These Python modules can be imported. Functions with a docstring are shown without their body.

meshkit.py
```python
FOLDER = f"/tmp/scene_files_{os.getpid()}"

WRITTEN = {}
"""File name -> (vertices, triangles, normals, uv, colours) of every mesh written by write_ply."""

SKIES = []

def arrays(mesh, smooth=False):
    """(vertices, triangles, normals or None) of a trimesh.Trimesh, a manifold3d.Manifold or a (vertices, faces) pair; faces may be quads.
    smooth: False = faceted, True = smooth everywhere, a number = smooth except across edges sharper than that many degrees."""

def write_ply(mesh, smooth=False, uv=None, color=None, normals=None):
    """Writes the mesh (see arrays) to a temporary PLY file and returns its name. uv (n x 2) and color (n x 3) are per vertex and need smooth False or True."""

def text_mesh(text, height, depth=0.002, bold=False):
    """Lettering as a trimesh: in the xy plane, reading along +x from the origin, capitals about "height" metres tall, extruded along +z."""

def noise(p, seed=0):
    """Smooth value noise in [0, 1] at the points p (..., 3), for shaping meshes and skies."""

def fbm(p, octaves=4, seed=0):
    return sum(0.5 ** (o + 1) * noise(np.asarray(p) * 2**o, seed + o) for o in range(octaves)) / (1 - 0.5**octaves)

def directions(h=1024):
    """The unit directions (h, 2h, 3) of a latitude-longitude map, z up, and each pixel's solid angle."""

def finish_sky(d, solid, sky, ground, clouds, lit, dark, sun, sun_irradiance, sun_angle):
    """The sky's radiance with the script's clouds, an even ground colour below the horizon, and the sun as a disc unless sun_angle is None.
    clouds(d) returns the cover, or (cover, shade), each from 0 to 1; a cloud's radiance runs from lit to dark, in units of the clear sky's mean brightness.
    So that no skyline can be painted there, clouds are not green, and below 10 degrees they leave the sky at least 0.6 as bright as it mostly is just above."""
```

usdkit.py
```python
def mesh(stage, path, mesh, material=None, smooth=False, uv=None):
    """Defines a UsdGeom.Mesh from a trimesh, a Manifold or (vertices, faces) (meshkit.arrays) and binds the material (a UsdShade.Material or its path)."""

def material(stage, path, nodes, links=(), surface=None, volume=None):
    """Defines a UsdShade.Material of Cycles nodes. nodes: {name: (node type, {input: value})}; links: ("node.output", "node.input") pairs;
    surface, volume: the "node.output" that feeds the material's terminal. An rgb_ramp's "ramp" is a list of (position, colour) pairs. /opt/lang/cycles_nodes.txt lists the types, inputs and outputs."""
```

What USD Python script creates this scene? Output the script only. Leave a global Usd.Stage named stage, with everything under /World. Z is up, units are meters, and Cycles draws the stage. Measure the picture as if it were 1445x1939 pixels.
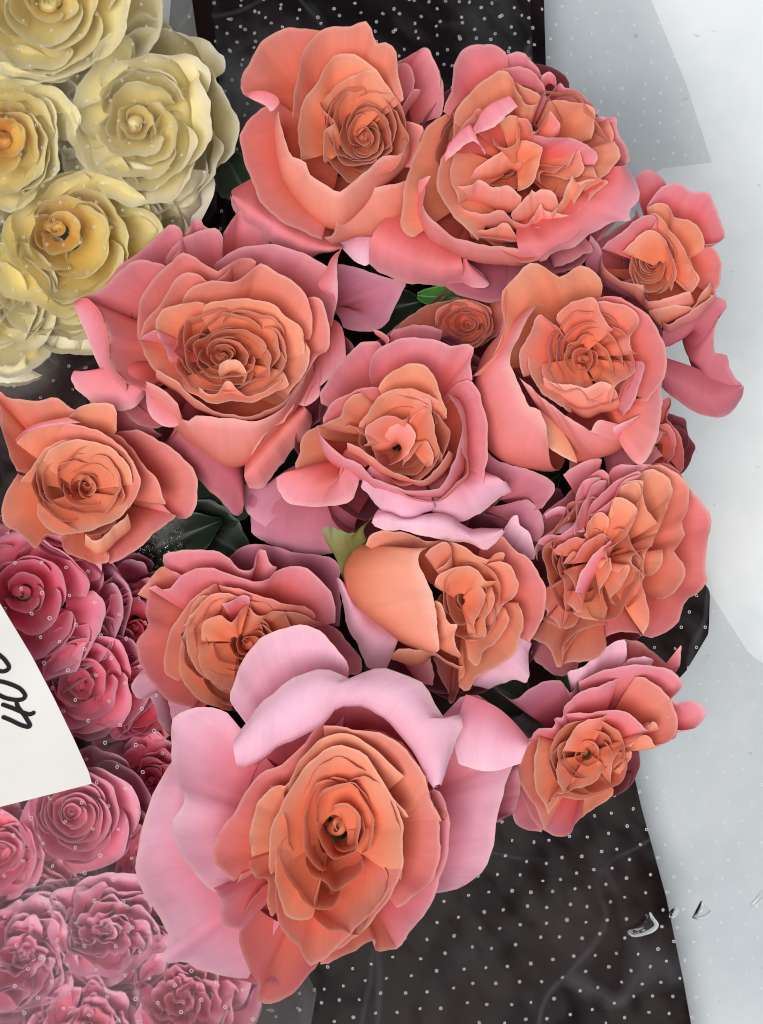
import math, random, numpy as np, trimesh, usdkit, meshkit
from pxr import Usd, UsdGeom, UsdLux, UsdShade, Gf, Sdf, Vt
from scipy.interpolate import CubicSpline, Akima1DInterpolator
from shapely.geometry import Polygon, Point
from shapely import contains_xy, distance, points as shp_points

stage = Usd.Stage.CreateInMemory()
UsdGeom.SetStageUpAxis(stage, 'Z'); UsdGeom.SetStageMetersPerUnit(stage, 1.0)
UsdGeom.Xform.Define(stage, '/World')
UsdGeom.Scope.Define(stage, '/World/Looks')

# ---------------------------------------------------------------- camera, sky, sun
CAM_Z, MID_Z, S = 0.75, 0.15, 0.0002
cam = UsdGeom.Camera.Define(stage, '/World/camera')
cam.AddTranslateOp().Set((0, 0, CAM_Z))
FOC = 28.0
cam.CreateFocalLengthAttr(FOC)
cam.CreateHorizontalApertureAttr(FOC * 1445 * S / (CAM_Z - MID_Z))
cam.CreateVerticalApertureAttr(FOC * 1939 * S / (CAM_Z - MID_Z))
cam.CreateClippingRangeAttr((0.02, 100.0))
cam.CreateExposureAttr(EXPOSURE := -0.56)

SUN = np.array([-0.20, -0.26, 0.945]); SUN /= np.linalg.norm(SUN)
SKY_STRENGTH, SUN_STRENGTH = 0.075, 1.05
mat = lambda name, *a, **k: usdkit.material(stage, '/World/Looks/' + name, *a, **k)
sky_mat = mat('sky_look', {
    's': ('sky_texture', {'sky_type': 'single_scattering', 'sun_disc': False, 'sun_elevation': float(math.asin(SUN[2])), 'sun_rotation': float(math.atan2(SUN[0], SUN[1])), 'air_density': 1.0, 'aerosol_density': 3.0, 'ozone_density': 0.6}),
    'c': ('mix_color', {'blend_type': 'mix', 'fac': 0.85, 'b': (8.3, 8.5, 8.8)}),
    'b': ('background_shader', {'strength': SKY_STRENGTH})},
    [('s.color', 'c.a'), ('c.result', 'b.color')], surface='b.background')
dome = UsdLux.DomeLight.Define(stage, '/World/sky')
UsdShade.MaterialBindingAPI.Apply(dome.GetPrim()).Bind(sky_mat)
dome.GetPrim().SetCustomDataByKey('kind', 'structure')
sun = UsdLux.DistantLight.Define(stage, '/World/sun')
sun.CreateIntensityAttr(SUN_STRENGTH); sun.CreateAngleAttr(42.0); sun.CreateNormalizeAttr(True); sun.CreateColorAttr((1.0, 0.97, 0.93))
sun.AddOrientOp().Set(Gf.Quatf(Gf.Rotation(Gf.Vec3d(0, 0, 1), Gf.Vec3d(*map(float, SUN))).GetQuat()))

# ---------------------------------------------------------------- helpers
def at(q):
    """Plan coordinates (x right, y down, in units of 0.2 mm at bloom height) and height h -> metres."""
    q = np.asarray(q, float)
    z = MID_Z + S * q[..., 2]
    k = S * (CAM_Z - z) / (CAM_Z - MID_Z)
    return np.stack([(q[..., 0] - 722.5) * k, (969.5 - q[..., 1]) * k, z], -1)

taken = {}
def numbered(parent, name):
    n = taken.get((parent, name), 0); taken[(parent, name)] = n + 1
    return f'{parent}/{name}' + (f'_{n:03d}' if n else '')

def tag(prim, label=None, category=None, group=None, kind=None):
    for k, v in (('label', label), ('category', category), ('group', group), ('kind', kind)):
        if v: prim.SetCustomDataByKey(k, v)
    return prim

def thing(name, origin, label=None, category=None, group=None, kind=None):
    path = numbered('/World', name)
    x = UsdGeom.Xform.Define(stage, path)
    x.AddTranslateOp().Set(tuple(map(float, origin)))
    tag(x.GetPrim(), label, category, group, kind)
    return path, np.asarray(origin, float)

def part(parent, name, mesh, material, smooth=True, pig=None, weft=None, label=None, kind=None):
    path, origin = parent
    p = numbered(path, name)
    if isinstance(mesh, trimesh.Trimesh): mesh = (mesh.vertices, mesh.faces)
    v = np.asarray(mesh[0]) - origin
    m = usdkit.mesh(stage, p, (v, mesh[1]), material, smooth)
    if pig is not None:
        UsdGeom.PrimvarsAPI(m).CreatePrimvar('pig', Sdf.ValueTypeNames.Float3Array, 'vertex').Set(Vt.Vec3fArray.FromNumpy(np.asarray(pig, np.float32)))
    if weft is not None:
        UsdGeom.PrimvarsAPI(m).CreatePrimvar('weft', Sdf.ValueTypeNames.Float3Array, 'vertex').Set(Vt.Vec3fArray.FromNumpy(np.asarray(weft, np.float32)))
    tag(m.GetPrim(), label, kind=kind)
    return p

def resample(pts, n):
    pts = np.asarray(pts, float)
    if len(pts) == 1: return np.repeat(pts, n, 0)
    d = np.linalg.norm(np.diff(pts, axis=0), axis=1) + 1e-6
    s = np.concatenate([[0], np.cumsum(d)]); s /= s[-1]
    t = np.linspace(0, 1, n)
    if len(pts) < 3: return np.stack([np.interp(t, s, pts[:, k]) for k in range(pts.shape[1])], 1)
    if len(pts) < 5: return CubicSpline(s, pts, bc_type='natural')(t)
    return Akima1DInterpolator(s, pts)(t)

def wave1(u, rng, freqs):
    return sum(a * np.sin(2 * np.pi * (f * u + rng.random())) for f, a in freqs)

def shell(grid, th):
    """A grid of points (nu, nv, 3) in metres -> a closed sheet with thickness."""
    nu, nv = grid.shape[:2]
    du, dv = np.gradient(grid, axis=0), np.gradient(grid, axis=1)
    n = np.cross(du, dv); n /= np.linalg.norm(n, axis=-1, keepdims=True) + 1e-12
    th = th * (1 - .65 * np.linspace(0, 1, nv) ** 5)[None, :, None]
    a, b = (grid + n * th / 2).reshape(-1, 3), (grid - n * th / 2).reshape(-1, 3)
    i = np.arange(nu * nv).reshape(nu, nv); N = nu * nv
    q = np.stack([i[:-1, :-1], i[1:, :-1], i[1:, 1:], i[:-1, 1:]], -1).reshape(-1, 4)
    loop = np.concatenate([i[:, 0], i[-1, 1:], i[-2::-1, -1], i[0, -2:0:-1]])
    nx = np.roll(loop, -1)
    side = np.stack([loop, loop + N, nx + N, nx], -1)
    return np.vstack([a, b]), np.vstack([q, q[:, ::-1] + N, side])

TONE = dict(H=0.06, O=0.22, D=0.32, C=0.42, K=0.56, P=0.74, L=0.97, W=0.88)
def petal(parent, material, rows, tone, rng, nu=30, nv=15, ruffle=3.0, th=0.00032, edge=1.0, name='petal', vmin=0.0, vpow=1.0):
    """rows: (n, 3) polylines in plan units from the base of the petal to its lip."""
    R = np.array([resample(r, nu) for r in rows])
    d = np.linalg.norm(np.diff(R, axis=0), axis=2).mean(1) + 1e-3
    s = np.concatenate([[0], np.cumsum(d)])
    v = np.linspace(0, 1, nv) ** 0.85
    bend = CubicSpline(s, R, axis=0, bc_type='natural') if len(R) > 2 else None
    G = bend(v * s[-1]) if bend is not None else R[0] + (R[1] - R[0]) * v[:, None, None]
    G = np.swapaxes(G, 0, 1)                                                   # nu, nv, 3
    u = np.linspace(0, 1, nu)
    wide = np.linalg.norm(np.diff(R[-1], axis=0), axis=1).sum() / 130
    du, dv = np.gradient(G, axis=0), np.gradient(G, axis=1)
    n = np.cross(du, dv); n /= np.linalg.norm(n, axis=-1, keepdims=True) + 1e-9
    w = wave1(u, rng, [(0.8 * wide + .3, 0.9), (1.9 * wide + .3, 0.6), (4.1 * wide, 0.28), (7 * wide, 0.16)])
    w2 = wave1(u, rng, [(0.6 * wide + .3, 0.8), (1.5 * wide, 0.5)])
    amp = ruffle * (v[None, :] ** 2.2)
    G = G + n * (amp * w[:, None] + 0.8 * ruffle * (np.sin(v * 3.0)[None, :]) * w2[:, None])[..., None]
    # tiny nibbles along the lip itself
    lipdir = dv / (np.linalg.norm(dv, axis=-1, keepdims=True) + 1e-9)
    nib = wave1(u, rng, [(3.2 * wide, 0.5), (6.5 * wide, 0.45), (11 * wide, 0.3)])
    G = G + lipdir * (0.45 * ruffle * (v[None, :] ** 6) * nib[:, None])[..., None]
    vv, ff = shell(at(G), th)
    L = s[-1]
    v = (vmin + (1 - vmin) * v) ** vpow
    V, U = np.broadcast_to(v[None, :], (nu, nv)), np.broadcast_to(u[:, None], (nu, nv))
    dl = (1 - V) * L
    dside = np.minimum(U, 1 - U) * wide * 130 + (1 - V) * 40
    e = np.clip(1 - np.minimum(dl, dside + 2) / (4.0 + 2.2 * wave1(u, rng, [(1.3 * wide, .6), (3.7 * wide, .4)])[:, None].clip(-.8, 1)), 0, 1) * edge
    t = tone * (0.62 + 0.38 * np.clip(V * 1.25 - .1, 0, 1)) + 0.03 * wave1(u, rng, [(1, .6), (2.3, .4)])[:, None]
    pig = np.stack([np.clip(t, 0, 1), np.clip(e, 0, 1), V], -1).reshape(-1, 3)
    weft = np.stack([(U - .5) * (3 + 13 * wide * (.35 + .65 * V)), V * 2.2, np.full_like(V, rng.random() * 50)], -1).reshape(-1, 3)
    return part(parent, name, (vv, ff), material, True, np.vstack([pig, pig]), np.vstack([weft, weft]))

# ---------------------------------------------------------------- looks
def petal_look(name, ramp, lip, edge, rough=0.58, transl=0.24, mottle=0.10, spec=0.14, edge_amount=0.38):
    return mat(name, {
        'a': ('attribute', {'attribute': 'pig'}),
        's': ('separate_color', {}),
        'pos': ('geometry', {}),
        'n1': ('noise_texture', {'scale': 55.0, 'detail': 3.0}),
        'n2': ('noise_texture', {'scale': 700.0, 'detail': 2.0}),
        'oi': ('object_info', {}),
        'j': ('math', {'math_type': 'multiply_add', 'value2': mottle, 'value3': -mottle / 2}),
        'j2': ('math', {'math_type': 'multiply_add', 'value2': mottle * .8, 'value3': -mottle * .4}),
        'add': ('math', {'math_type': 'add'}), 'add2': ('math', {'math_type': 'add'}),
        'r': ('rgb_ramp', {'ramp': ramp}),
        'rl': ('rgb_ramp', {'ramp': lip}), 'lf': ('map_range', {'range_type': 'smoothstep', 'from_min': .22, 'from_max': 1.0, 'to_min': 0.0, 'to_max': .9}), 'lm': ('mix_color', {'blend_type': 'mix'}),  # paler lip, deeper base: pigment, strengthened to carry fold shade as well
        'val': ('math', {'math_type': 'multiply_add', 'value2': 0.26, 'value3': 0.87}),
        'hsv': ('hsv', {}),
        'em': ('math', {'math_type': 'multiply', 'value2': edge_amount}),
        'mx': ('mix_color', {'blend_type': 'mix'}), 'ec': ('rgb_ramp', {'ramp': [(0, edge), (.60, edge), (.70, tuple(.62 * a * b for a, b in zip(edge, (1, .85, .6))))]}),
        'b': ('attribute', {'attribute': 'weft'}), 'n3': ('noise_texture', {'scale': 1.0, 'detail': 3.0, 'distortion': 0.3}),
        'vn': ('map_range', {'from_min': .3, 'from_max': .7, 'to_min': .965, 'to_max': 1.025}), 'vm': ('math', {'math_type': 'multiply'}), 'hh': ('math', {'math_type': 'multiply_add', 'value2': 0.35}),
        'bump': ('bump', {'strength': 0.12, 'distance': 0.0004}),
        'bsdf': ('principled_bsdf', {'roughness': rough, 'specular_ior_level': spec, 'sheen_weight': 0.06, 'sheen_roughness': 0.4}),
        'tr': ('translucent_bsdf', {}),
        'mix': ('mix_closure', {'fac': transl})},
        [('a.color', 's.color'), ('pos.position', 'n1.vector'), ('pos.position', 'n2.vector'),
         ('n1.fac', 'j.value1'), ('oi.random', 'j2.value1'), ('s.r', 'add.value1'), ('j.value', 'add.value2'), ('add.value', 'add2.value1'), ('j2.value', 'add2.value2'),
         ('add2.value', 'r.fac'), ('n1.fac', 'val.value1'), ('add2.value', 'rl.fac'), ('s.b', 'lf.value'), ('lf.result', 'lm.fac'), ('r.color', 'lm.a'), ('rl.color', 'lm.b'), ('lm.result', 'hsv.color'), ('b.vector', 'n3.vector'), ('n3.fac', 'vn.value'), ('val.value', 'vm.value1'), ('vn.result', 'vm.value2'), ('vm.value', 'hsv.value'), ('n2.fac', 'hh.value1'), ('n3.fac', 'hh.value3'),
         ('n1.fac', 'ec.fac'), ('ec.color', 'mx.b'), ('s.g', 'em.value1'), ('em.value', 'mx.fac'), ('hsv.color', 'mx.a'),
         ('hh.value', 'bump.height'), ('bump.normal', 'bsdf.normal'),
         ('mx.result', 'bsdf.base_color'), ('mx.result', 'tr.color'),
         ('bsdf.BSDF', 'mix.closure1'), ('tr.BSDF', 'mix.closure2')], surface='mix.closure')

CORAL = petal_look('coral_petal',
    [(0, (0.78, 0.27, 0.15)), (.22, (0.85, 0.23, 0.12)), (.42, (0.82, 0.17, 0.12)), (.56, (0.81, 0.15, 0.14)), (.74, (0.80, 0.15, 0.18)), (.86, (0.80, 0.19, 0.28)), (1, (0.90, 0.29, 0.44))],
    [(0, (0.90, 0.50, 0.36)), (.22, (0.94, 0.45, 0.30)), (.42, (0.92, 0.38, 0.31)), (.56, (0.91, 0.34, 0.35)), (.74, (0.91, 0.38, 0.46)), (.86, (0.92, 0.48, 0.60)), (1, (0.95, 0.64, 0.79))], (0.98, 0.76, 0.66))
MAUVE = petal_look('mauve_petal', [(0, (0.50, 0.09, 0.10)), (.6, (0.48, 0.085, 0.12)), (1, (0.46, 0.10, 0.17))], [(0, (0.66, 0.22, 0.22)), (.6, (0.66, 0.21, 0.27)), (1, (0.66, 0.28, 0.40))], (0.85, 0.5, 0.55))  # purplish back pigment; shade on the low petals is put into it too
YELLOW = petal_look('yellow_petal',
    [(0, (0.92, 0.34, 0.04)), (.25, (0.94, 0.66, 0.16)), (.5, (0.98, 0.83, 0.36)), (.75, (0.98, 0.88, 0.54)), (1, (0.98, 0.92, 0.74))],
    [(0, (0.94, 0.50, 0.12)), (.25, (0.95, 0.80, 0.38)), (.5, (0.99, 0.90, 0.52)), (.75, (0.99, 0.93, 0.68)), (1, (0.99, 0.96, 0.86))], (0.96, 0.95, 0.8), transl=.28, edge_amount=.1, spec=.1)
ROSE = petal_look('rose_pink_petal',
    [(0, (0.90, 0.12, 0.18)), (.4, (0.94, 0.18, 0.28)), (.7, (0.97, 0.30, 0.44)), (1, (0.98, 0.46, 0.61))],
    [(0, (0.95, 0.22, 0.31)), (.4, (0.97, 0.33, 0.46)), (.7, (0.98, 0.48, 0.62)), (1, (0.99, 0.66, 0.79))], (0.97, 0.6, 0.7), transl=.12, edge_amount=.2, spec=.1)

def leaf_look(name, a, b, rough=0.35):
    return mat(name, {
        'pos': ('geometry', {}), 'n': ('noise_texture', {'scale': 90.0, 'detail': 4.0}),
        'r': ('rgb_ramp', {'ramp': [(.3, a), (.7, b)]}),
        'bsdf': ('principled_bsdf', {'roughness': rough}), 'tr': ('translucent_bsdf', {}), 'mix': ('mix_closure', {'fac': 0.15})},
        [('pos.position', 'n.vector'), ('n.fac', 'r.fac'), ('r.color', 'bsdf.base_color'), ('r.color', 'tr.color'), ('bsdf.BSDF', 'mix.closure1'), ('tr.BSDF', 'mix.closure2')], surface='mix.closure')
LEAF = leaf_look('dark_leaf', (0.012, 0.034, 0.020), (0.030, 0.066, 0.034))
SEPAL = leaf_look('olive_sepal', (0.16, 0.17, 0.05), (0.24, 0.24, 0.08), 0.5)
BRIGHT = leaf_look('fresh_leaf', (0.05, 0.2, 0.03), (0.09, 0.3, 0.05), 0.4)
STEM = leaf_look('stem_green', (0.04, 0.09, 0.03), (0.06, 0.13, 0.04), 0.5)

def film_look(name, tint, haze, haze_color, rough=0.06, bump=0.5, refr=0.0, haze_ramp=None, crease=0.12, ior=1.10):
    nodes = {
        'pos': ('geometry', {}), 'n': ('noise_texture', {'scale': 14.0, 'detail': 4.0, 'distortion': 0.6}),
        'n2': ('noise_texture', {'scale': 15.0, 'detail': 1.0, 'distortion': 0.3}),
        'bump': ('bump', {'strength': bump, 'distance': 0.004}),
        't': ('transparent_bsdf', {'color': tint}),
        'g': ('glossy_bsdf', {'color': (1, 1, 1), 'roughness': rough}),
        'f': ('fresnel', {'IOR': ior}),
        'hz': ('rgb_ramp', {'ramp': [(a, (b, b, b)) for a, b in haze_ramp]} if haze_ramp else {'ramp': haze_ramp or [(.35, (haze * .25,) * 3), (.75, (haze * 1.6,) * 3)]}),
        'wv': ('vector_math', {'math_type': 'multiply_add', 'vector2': (.05, .05, .05)}), 'vo': ('voronoi_texture', {'feature': 'distance_to_edge', 'scale': 13.0}), 'cr': ('map_range', {'from_min': 0.0, 'from_max': .022, 'to_min': crease, 'to_max': 0.0, 'clamp': True}), 'n4': ('noise_texture', {'scale': 11.0, 'detail': 1.0}), 'cm': ('map_range', {'from_min': .45, 'from_max': .65, 'clamp': True}), 'c2': ('math', {'math_type': 'multiply'}), 'hs': ('math', {'math_type': 'add'}),
        'd': ('diffuse_bsdf', {'color': haze_color}), 'dt': ('translucent_bsdf', {'color': haze_color}),
        'dm': ('mix_closure', {'fac': 0.5}),
        'm1': ('mix_closure', {}), 'm2': ('mix_closure', {})}
    links = [('pos.position', 'n.vector'), ('pos.position', 'n2.vector'), ('n2.fac', 'bump.height'), ('bump.normal', 'g.normal'),
             ('n.fac', 'hz.fac'), ('d.BSDF', 'dm.closure1'), ('dt.BSDF', 'dm.closure2'),
             ('n2.color', 'wv.vector1'), ('pos.position', 'wv.vector3'), ('wv.vector', 'vo.vector'), ('vo.distance', 'cr.value'), ('pos.position', 'n4.vector'), ('n4.fac', 'cm.value'), ('cr.result', 'c2.value1'), ('cm.result', 'c2.value2'), ('hz.color', 'hs.value1'), ('c2.value', 'hs.value2'), ('hs.value', 'm1.fac'), ('dm.closure', 'm1.closure2'), ('f.fac', 'm2.fac'), ('m1.closure', 'm2.closure1'), ('g.BSDF', 'm2.closure2')]
    if refr > 0:
        nodes['mr'] = ('mix_closure', {'fac': 0.3})
        nodes['rf'] = ('refraction_bsdf', {'color': tint, 'roughness': refr, 'IOR': 1.12, 'distribution': 'ggx'})
        links += [('t.BSDF', 'mr.closure1'), ('rf.BSDF', 'mr.closure2'), ('mr.closure', 'm1.closure1')]
    else:
        links.append(('t.BSDF', 'm1.closure1'))
    return mat(name, nodes, links, surface='m2.closure')

FILM_FOG = mat('fogging_film', {
    'pos': ('geometry', {}), 'xyz': ('separate_xyz', {}), 'n': ('noise_texture', {'scale': 16.0, 'detail': 4.0, 'distortion': 0.8}), 'n2': ('noise_texture', {'scale': 38.0, 'detail': 3.0, 'distortion': 1.2}),
    'sum': ('math', {'math_type': 'multiply_add', 'value2': -0.11}), 'fog': ('map_range', {'range_type': 'smoothstep', 'from_min': .040, 'from_max': .115, 'to_min': 0.0, 'to_max': 1.0}),
    'neg': ('math', {'math_type': 'multiply', 'value2': -1.0}),
    'rough': ('map_range', {'from_min': 0, 'from_max': 1, 'to_min': 0.02, 'to_max': 0.16}),
    'wh': ('map_range', {'from_min': 0, 'from_max': 1, 'to_min': 0.0, 'to_max': 0.07}),
    'bump': ('bump', {'strength': 0.4, 'distance': 0.004}),
    't': ('transparent_bsdf', {'color': (0.96, 0.95, 0.95)}), 'rf': ('refraction_bsdf', {'color': (0.97, 0.95, 0.95), 'IOR': 1.12, 'distribution': 'ggx'}),
    'g': ('glossy_bsdf', {'color': (1, 1, 1), 'roughness': 0.3}), 'f': ('fresnel', {'IOR': 1.12}),
    'd': ('diffuse_bsdf', {'color': (0.9, 0.84, 0.86)}), 'dt': ('translucent_bsdf', {'color': (0.9, 0.8, 0.82)}), 'dm': ('mix_closure', {'fac': 0.5}),
    'mf': ('math', {'math_type': 'multiply', 'value2': 0.6}), 'm0': ('mix_closure', {}), 'm1': ('mix_closure', {}), 'm2': ('mix_closure', {})},
    [('pos.position', 'xyz.vector'), ('pos.position', 'n.vector'), ('pos.position', 'n2.vector'), ('n.fac', 'sum.value1'), ('xyz.y', 'neg.value1'), ('neg.value', 'sum.value3'), ('sum.value', 'fog.value'),
     ('fog.result', 'rough.value'), ('fog.result', 'wh.value'), ('rough.result', 'rf.roughness'), ('n2.fac', 'bump.height'), ('bump.normal', 'g.normal'),
     ('fog.result', 'mf.value1'), ('mf.value', 'm0.fac'), ('t.BSDF', 'm0.closure1'), ('rf.BSDF', 'm0.closure2'), ('d.BSDF', 'dm.closure1'), ('dt.BSDF', 'dm.closure2'),
     ('wh.result', 'm1.fac'), ('m0.closure', 'm1.closure1'), ('dm.closure', 'm1.closure2'), ('f.fac', 'm2.fac'), ('m1.closure', 'm2.closure1'), ('g.BSDF', 'm2.closure2')], surface='m2.closure')
RIM_SOFT = mat('soft_perforation_rim', {'p': ('principled_bsdf', {'base_color': (0.85, 0.86, 0.88), 'roughness': 0.25, 'alpha': 0.4})}, surface='p.BSDF')
RIM = mat('perforation_rim', {'p': ('principled_bsdf', {'base_color': (0.85, 0.86, 0.88), 'roughness': 0.25, 'alpha': 0.9})}, surface='p.BSDF')
DROP = mat('water', {'g': ('glass_bsdf', {'color': (1, 1, 1), 'roughness': 0.0, 'IOR': 1.42})}, surface='g.BSDF')

# ---------------------------------------------------------------- the setting: pale table top and black plastic sheet
def grid_mesh(poly, step, hfun, hole=None):
    """A sheet over the plan polygon, its height given by hfun(x, y)."""
    x0, y0, x1, y1 = poly.bounds
    nx, ny = int((x1 - x0) / step) + 2, int((y1 - y0) / step) + 2
    X, Y = np.meshgrid(x0 + np.arange(nx) * step, y0 + np.arange(ny) * step, indexing='ij')
    region = poly if hole is None else poly.difference(hole)
    d_out = np.array(distance(region, shp_points(X.ravel(), Y.ravel()))).reshape(X.shape)
    # pull the outermost points onto the border so that the edge is clean
    near = (d_out > 0) & (d_out < step * 1.5)
    for i, j in zip(*np.nonzero(near)):
        b = region.boundary
        p = b.interpolate(b.project(Point(X[i, j], Y[i, j]))); X[i, j], Y[i, j] = p.x, p.y
    ok = d_out < step * 1.5
    i = np.arange(nx * ny).reshape(nx, ny)
    q = np.stack([i[:-1, :-1], i[:-1, 1:], i[1:, 1:], i[1:, :-1]], -1).reshape(-1, 4)
    q = q[ok.ravel()[q].all(1)]
    cen = np.stack([X, Y], -1).reshape(-1, 2)[q].mean(1)
    q = q[contains_xy(region.buffer(1e-3), cen[:, 0], cen[:, 1])]
    used = np.unique(q); back = np.zeros(nx * ny, int); back[used] = np.arange(len(used))
    P = np.stack([X.ravel(), Y.ravel(), hfun(X.ravel(), Y.ravel())], 1)[used]
    return at(P), back[q]

fb = lambda x, y, sc, seed=0, o=4: meshkit.fbm(np.stack([np.asarray(x) / sc, np.asarray(y) / sc, np.full(np.shape(x), 0.37 + seed)], -1), o, seed) - 0.5

TABLE_MAT = mat('pale_table', {
    'pos': ('geometry', {}), 'n': ('noise_texture', {'scale': 9.0, 'detail': 5.0, 'roughness': 0.55, 'distortion': 0.5}), 'n2': ('noise_texture', {'scale': 60.0, 'detail': 4.0}),
    'r': ('rgb_ramp', {'ramp': [(.3, (0.58, 0.63, 0.65)), (.5, (0.69, 0.74, 0.76)), (.68, (0.77, 0.80, 0.81))]}),
    'n3': ('noise_texture', {'scale': 170.0, 'detail': 2.0}), 'r3': ('rgb_ramp', {'ramp': [(.70, (1, 1, 1)), (.76, (0.72, 0.73, 0.74))]}),
    'mu': ('mix_color', {'blend_type': 'multiply', 'fac': 0.8}),
    'rr': ('map_range', {'from_min': .3, 'from_max': .7, 'to_min': .18, 'to_max': .45}),
    'p': ('principled_bsdf', {'specular_ior_level': 0.5})},
    [('pos.position', 'n.vector'), ('pos.position', 'n2.vector'), ('pos.position', 'n3.vector'), ('n.fac', 'r.fac'), ('n3.fac', 'r3.fac'), ('r.color', 'mu.a'), ('r3.color', 'mu.b'), ('n2.fac', 'rr.value'), ('rr.result', 'p.roughness'), ('mu.result', 'p.base_color')], surface='p.BSDF')
table = trimesh.creation.box((1.6, 1.9, 0.03)); table.apply_translation((0.1, 0, -0.015))
tb = usdkit.mesh(stage, '/World/table_top', table, TABLE_MAT)
tag(tb.GetPrim(), 'pale grey-white smooth table top at the right of the roses', kind='structure')

BLACK = mat('black_plastic', {
    'pos': ('geometry', {}), 'n': ('noise_texture', {'scale': 13.0, 'detail': 2.0, 'distortion': 0.3}),
    'r': ('rgb_ramp', {'ramp': [(.35, (0.004, 0.002, 0.0025)), (.7, (0.020, 0.008, 0.009))]}),
    'bump': ('bump', {'strength': 0.12, 'distance': 0.004}),
    'p': ('principled_bsdf', {'roughness': 0.2, 'specular_ior_level': 0.05})},
    [('pos.position', 'n.vector'), ('n.fac', 'r.fac'), ('r.color', 'p.base_color'), ('n.fac', 'bump.height'), ('bump.normal', 'p.normal')], surface='p.BSDF')
H_SHEET = -640.0
# ---------------------------------------------------------------- rose builder
def parse(text, T):
    ox, oy, s = T
    pts = np.array([[float(k) for k in p.split(',')] for p in text.split()])
    return pts * s + [ox, oy]

def auto_rows(lip, h, c, deep=1.0, flare=1.0):
    """Rows from base to lip for a petal that rises from the flower's axis c to the given lip."""
    d = np.linalg.norm(lip - c, axis=1, keepdims=True)
    dm = max(40.0, float(d.mean()))
    out = []
    for f, g in ((.22, .92), (.56, .62), (.86, .26)):
        out.append(np.hstack([c + (lip - c) * f ** flare, h - g * deep * .8 * dm]))
    return out + [np.hstack([lip, h])]

def petal_line(parent, material, line, T, c, z0, rng):
    """'tone h: lip | h: next row inwards | ...'; a lip alone gets its rows from the flower's axis."""
    head, rest = line.split(' ', 1)
    tone = TONE[head[0]]
    opt = head[1:]
    rows = []
    for chunk in rest.split('|'):
        h, pts = chunk.split(':')
        p = parse(pts, T); n = len(p)
        hs = [float(k) for k in h.strip().split('/')]
        hh = np.interp(np.linspace(0, 1, n), np.linspace(0, 1, len(hs)), hs) if len(hs) > 1 else np.full(n, hs[0])
        rows.append(np.hstack([p, (hh + z0)[:, None]]))
    if len(rows) == 1:
        lip = resample(rows[0], 24)
        rr = auto_rows(lip[:, :2], lip[:, 2:3], c, .55 if head[0] == 'L' else .85)
        # the ends of the lip tuck down
        u = np.linspace(-1, 1, 24)
        rr[-1][:, 2] -= 26 * np.abs(u) ** 6
        rr[-2][:, 2] -= 18 * np.abs(u) ** 6
        rows3 = rr
    else:
        last = resample(rows[-1], 24)
        base = np.hstack([c + (last[:, :2] - c) * .35, last[:, 2:3] - (0.55 * np.linalg.norm(last[:, :2] - c, axis=1, keepdims=True) + 25)])
        if 'n' in opt:
            rows3 = rows[::-1]
        else:
            rows3 = [base] + rows[::-1]
    if 'm' in opt: material = MAUVE
    vpow = 1.0 if 'n' in opt or 'l' in opt else (1.8 if len(rows) > 1 and head[0] != 'L' else (.8 if head[0] == 'L' else 1.35))  # higher power deepens the base colour, partly in place of shade
    return petal(parent, material, rows3, tone, rng, vpow=vpow, ruffle=1.0 if 'n' in opt else 2.2, vmin=.5 if 'n' in opt else 0.0)

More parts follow.
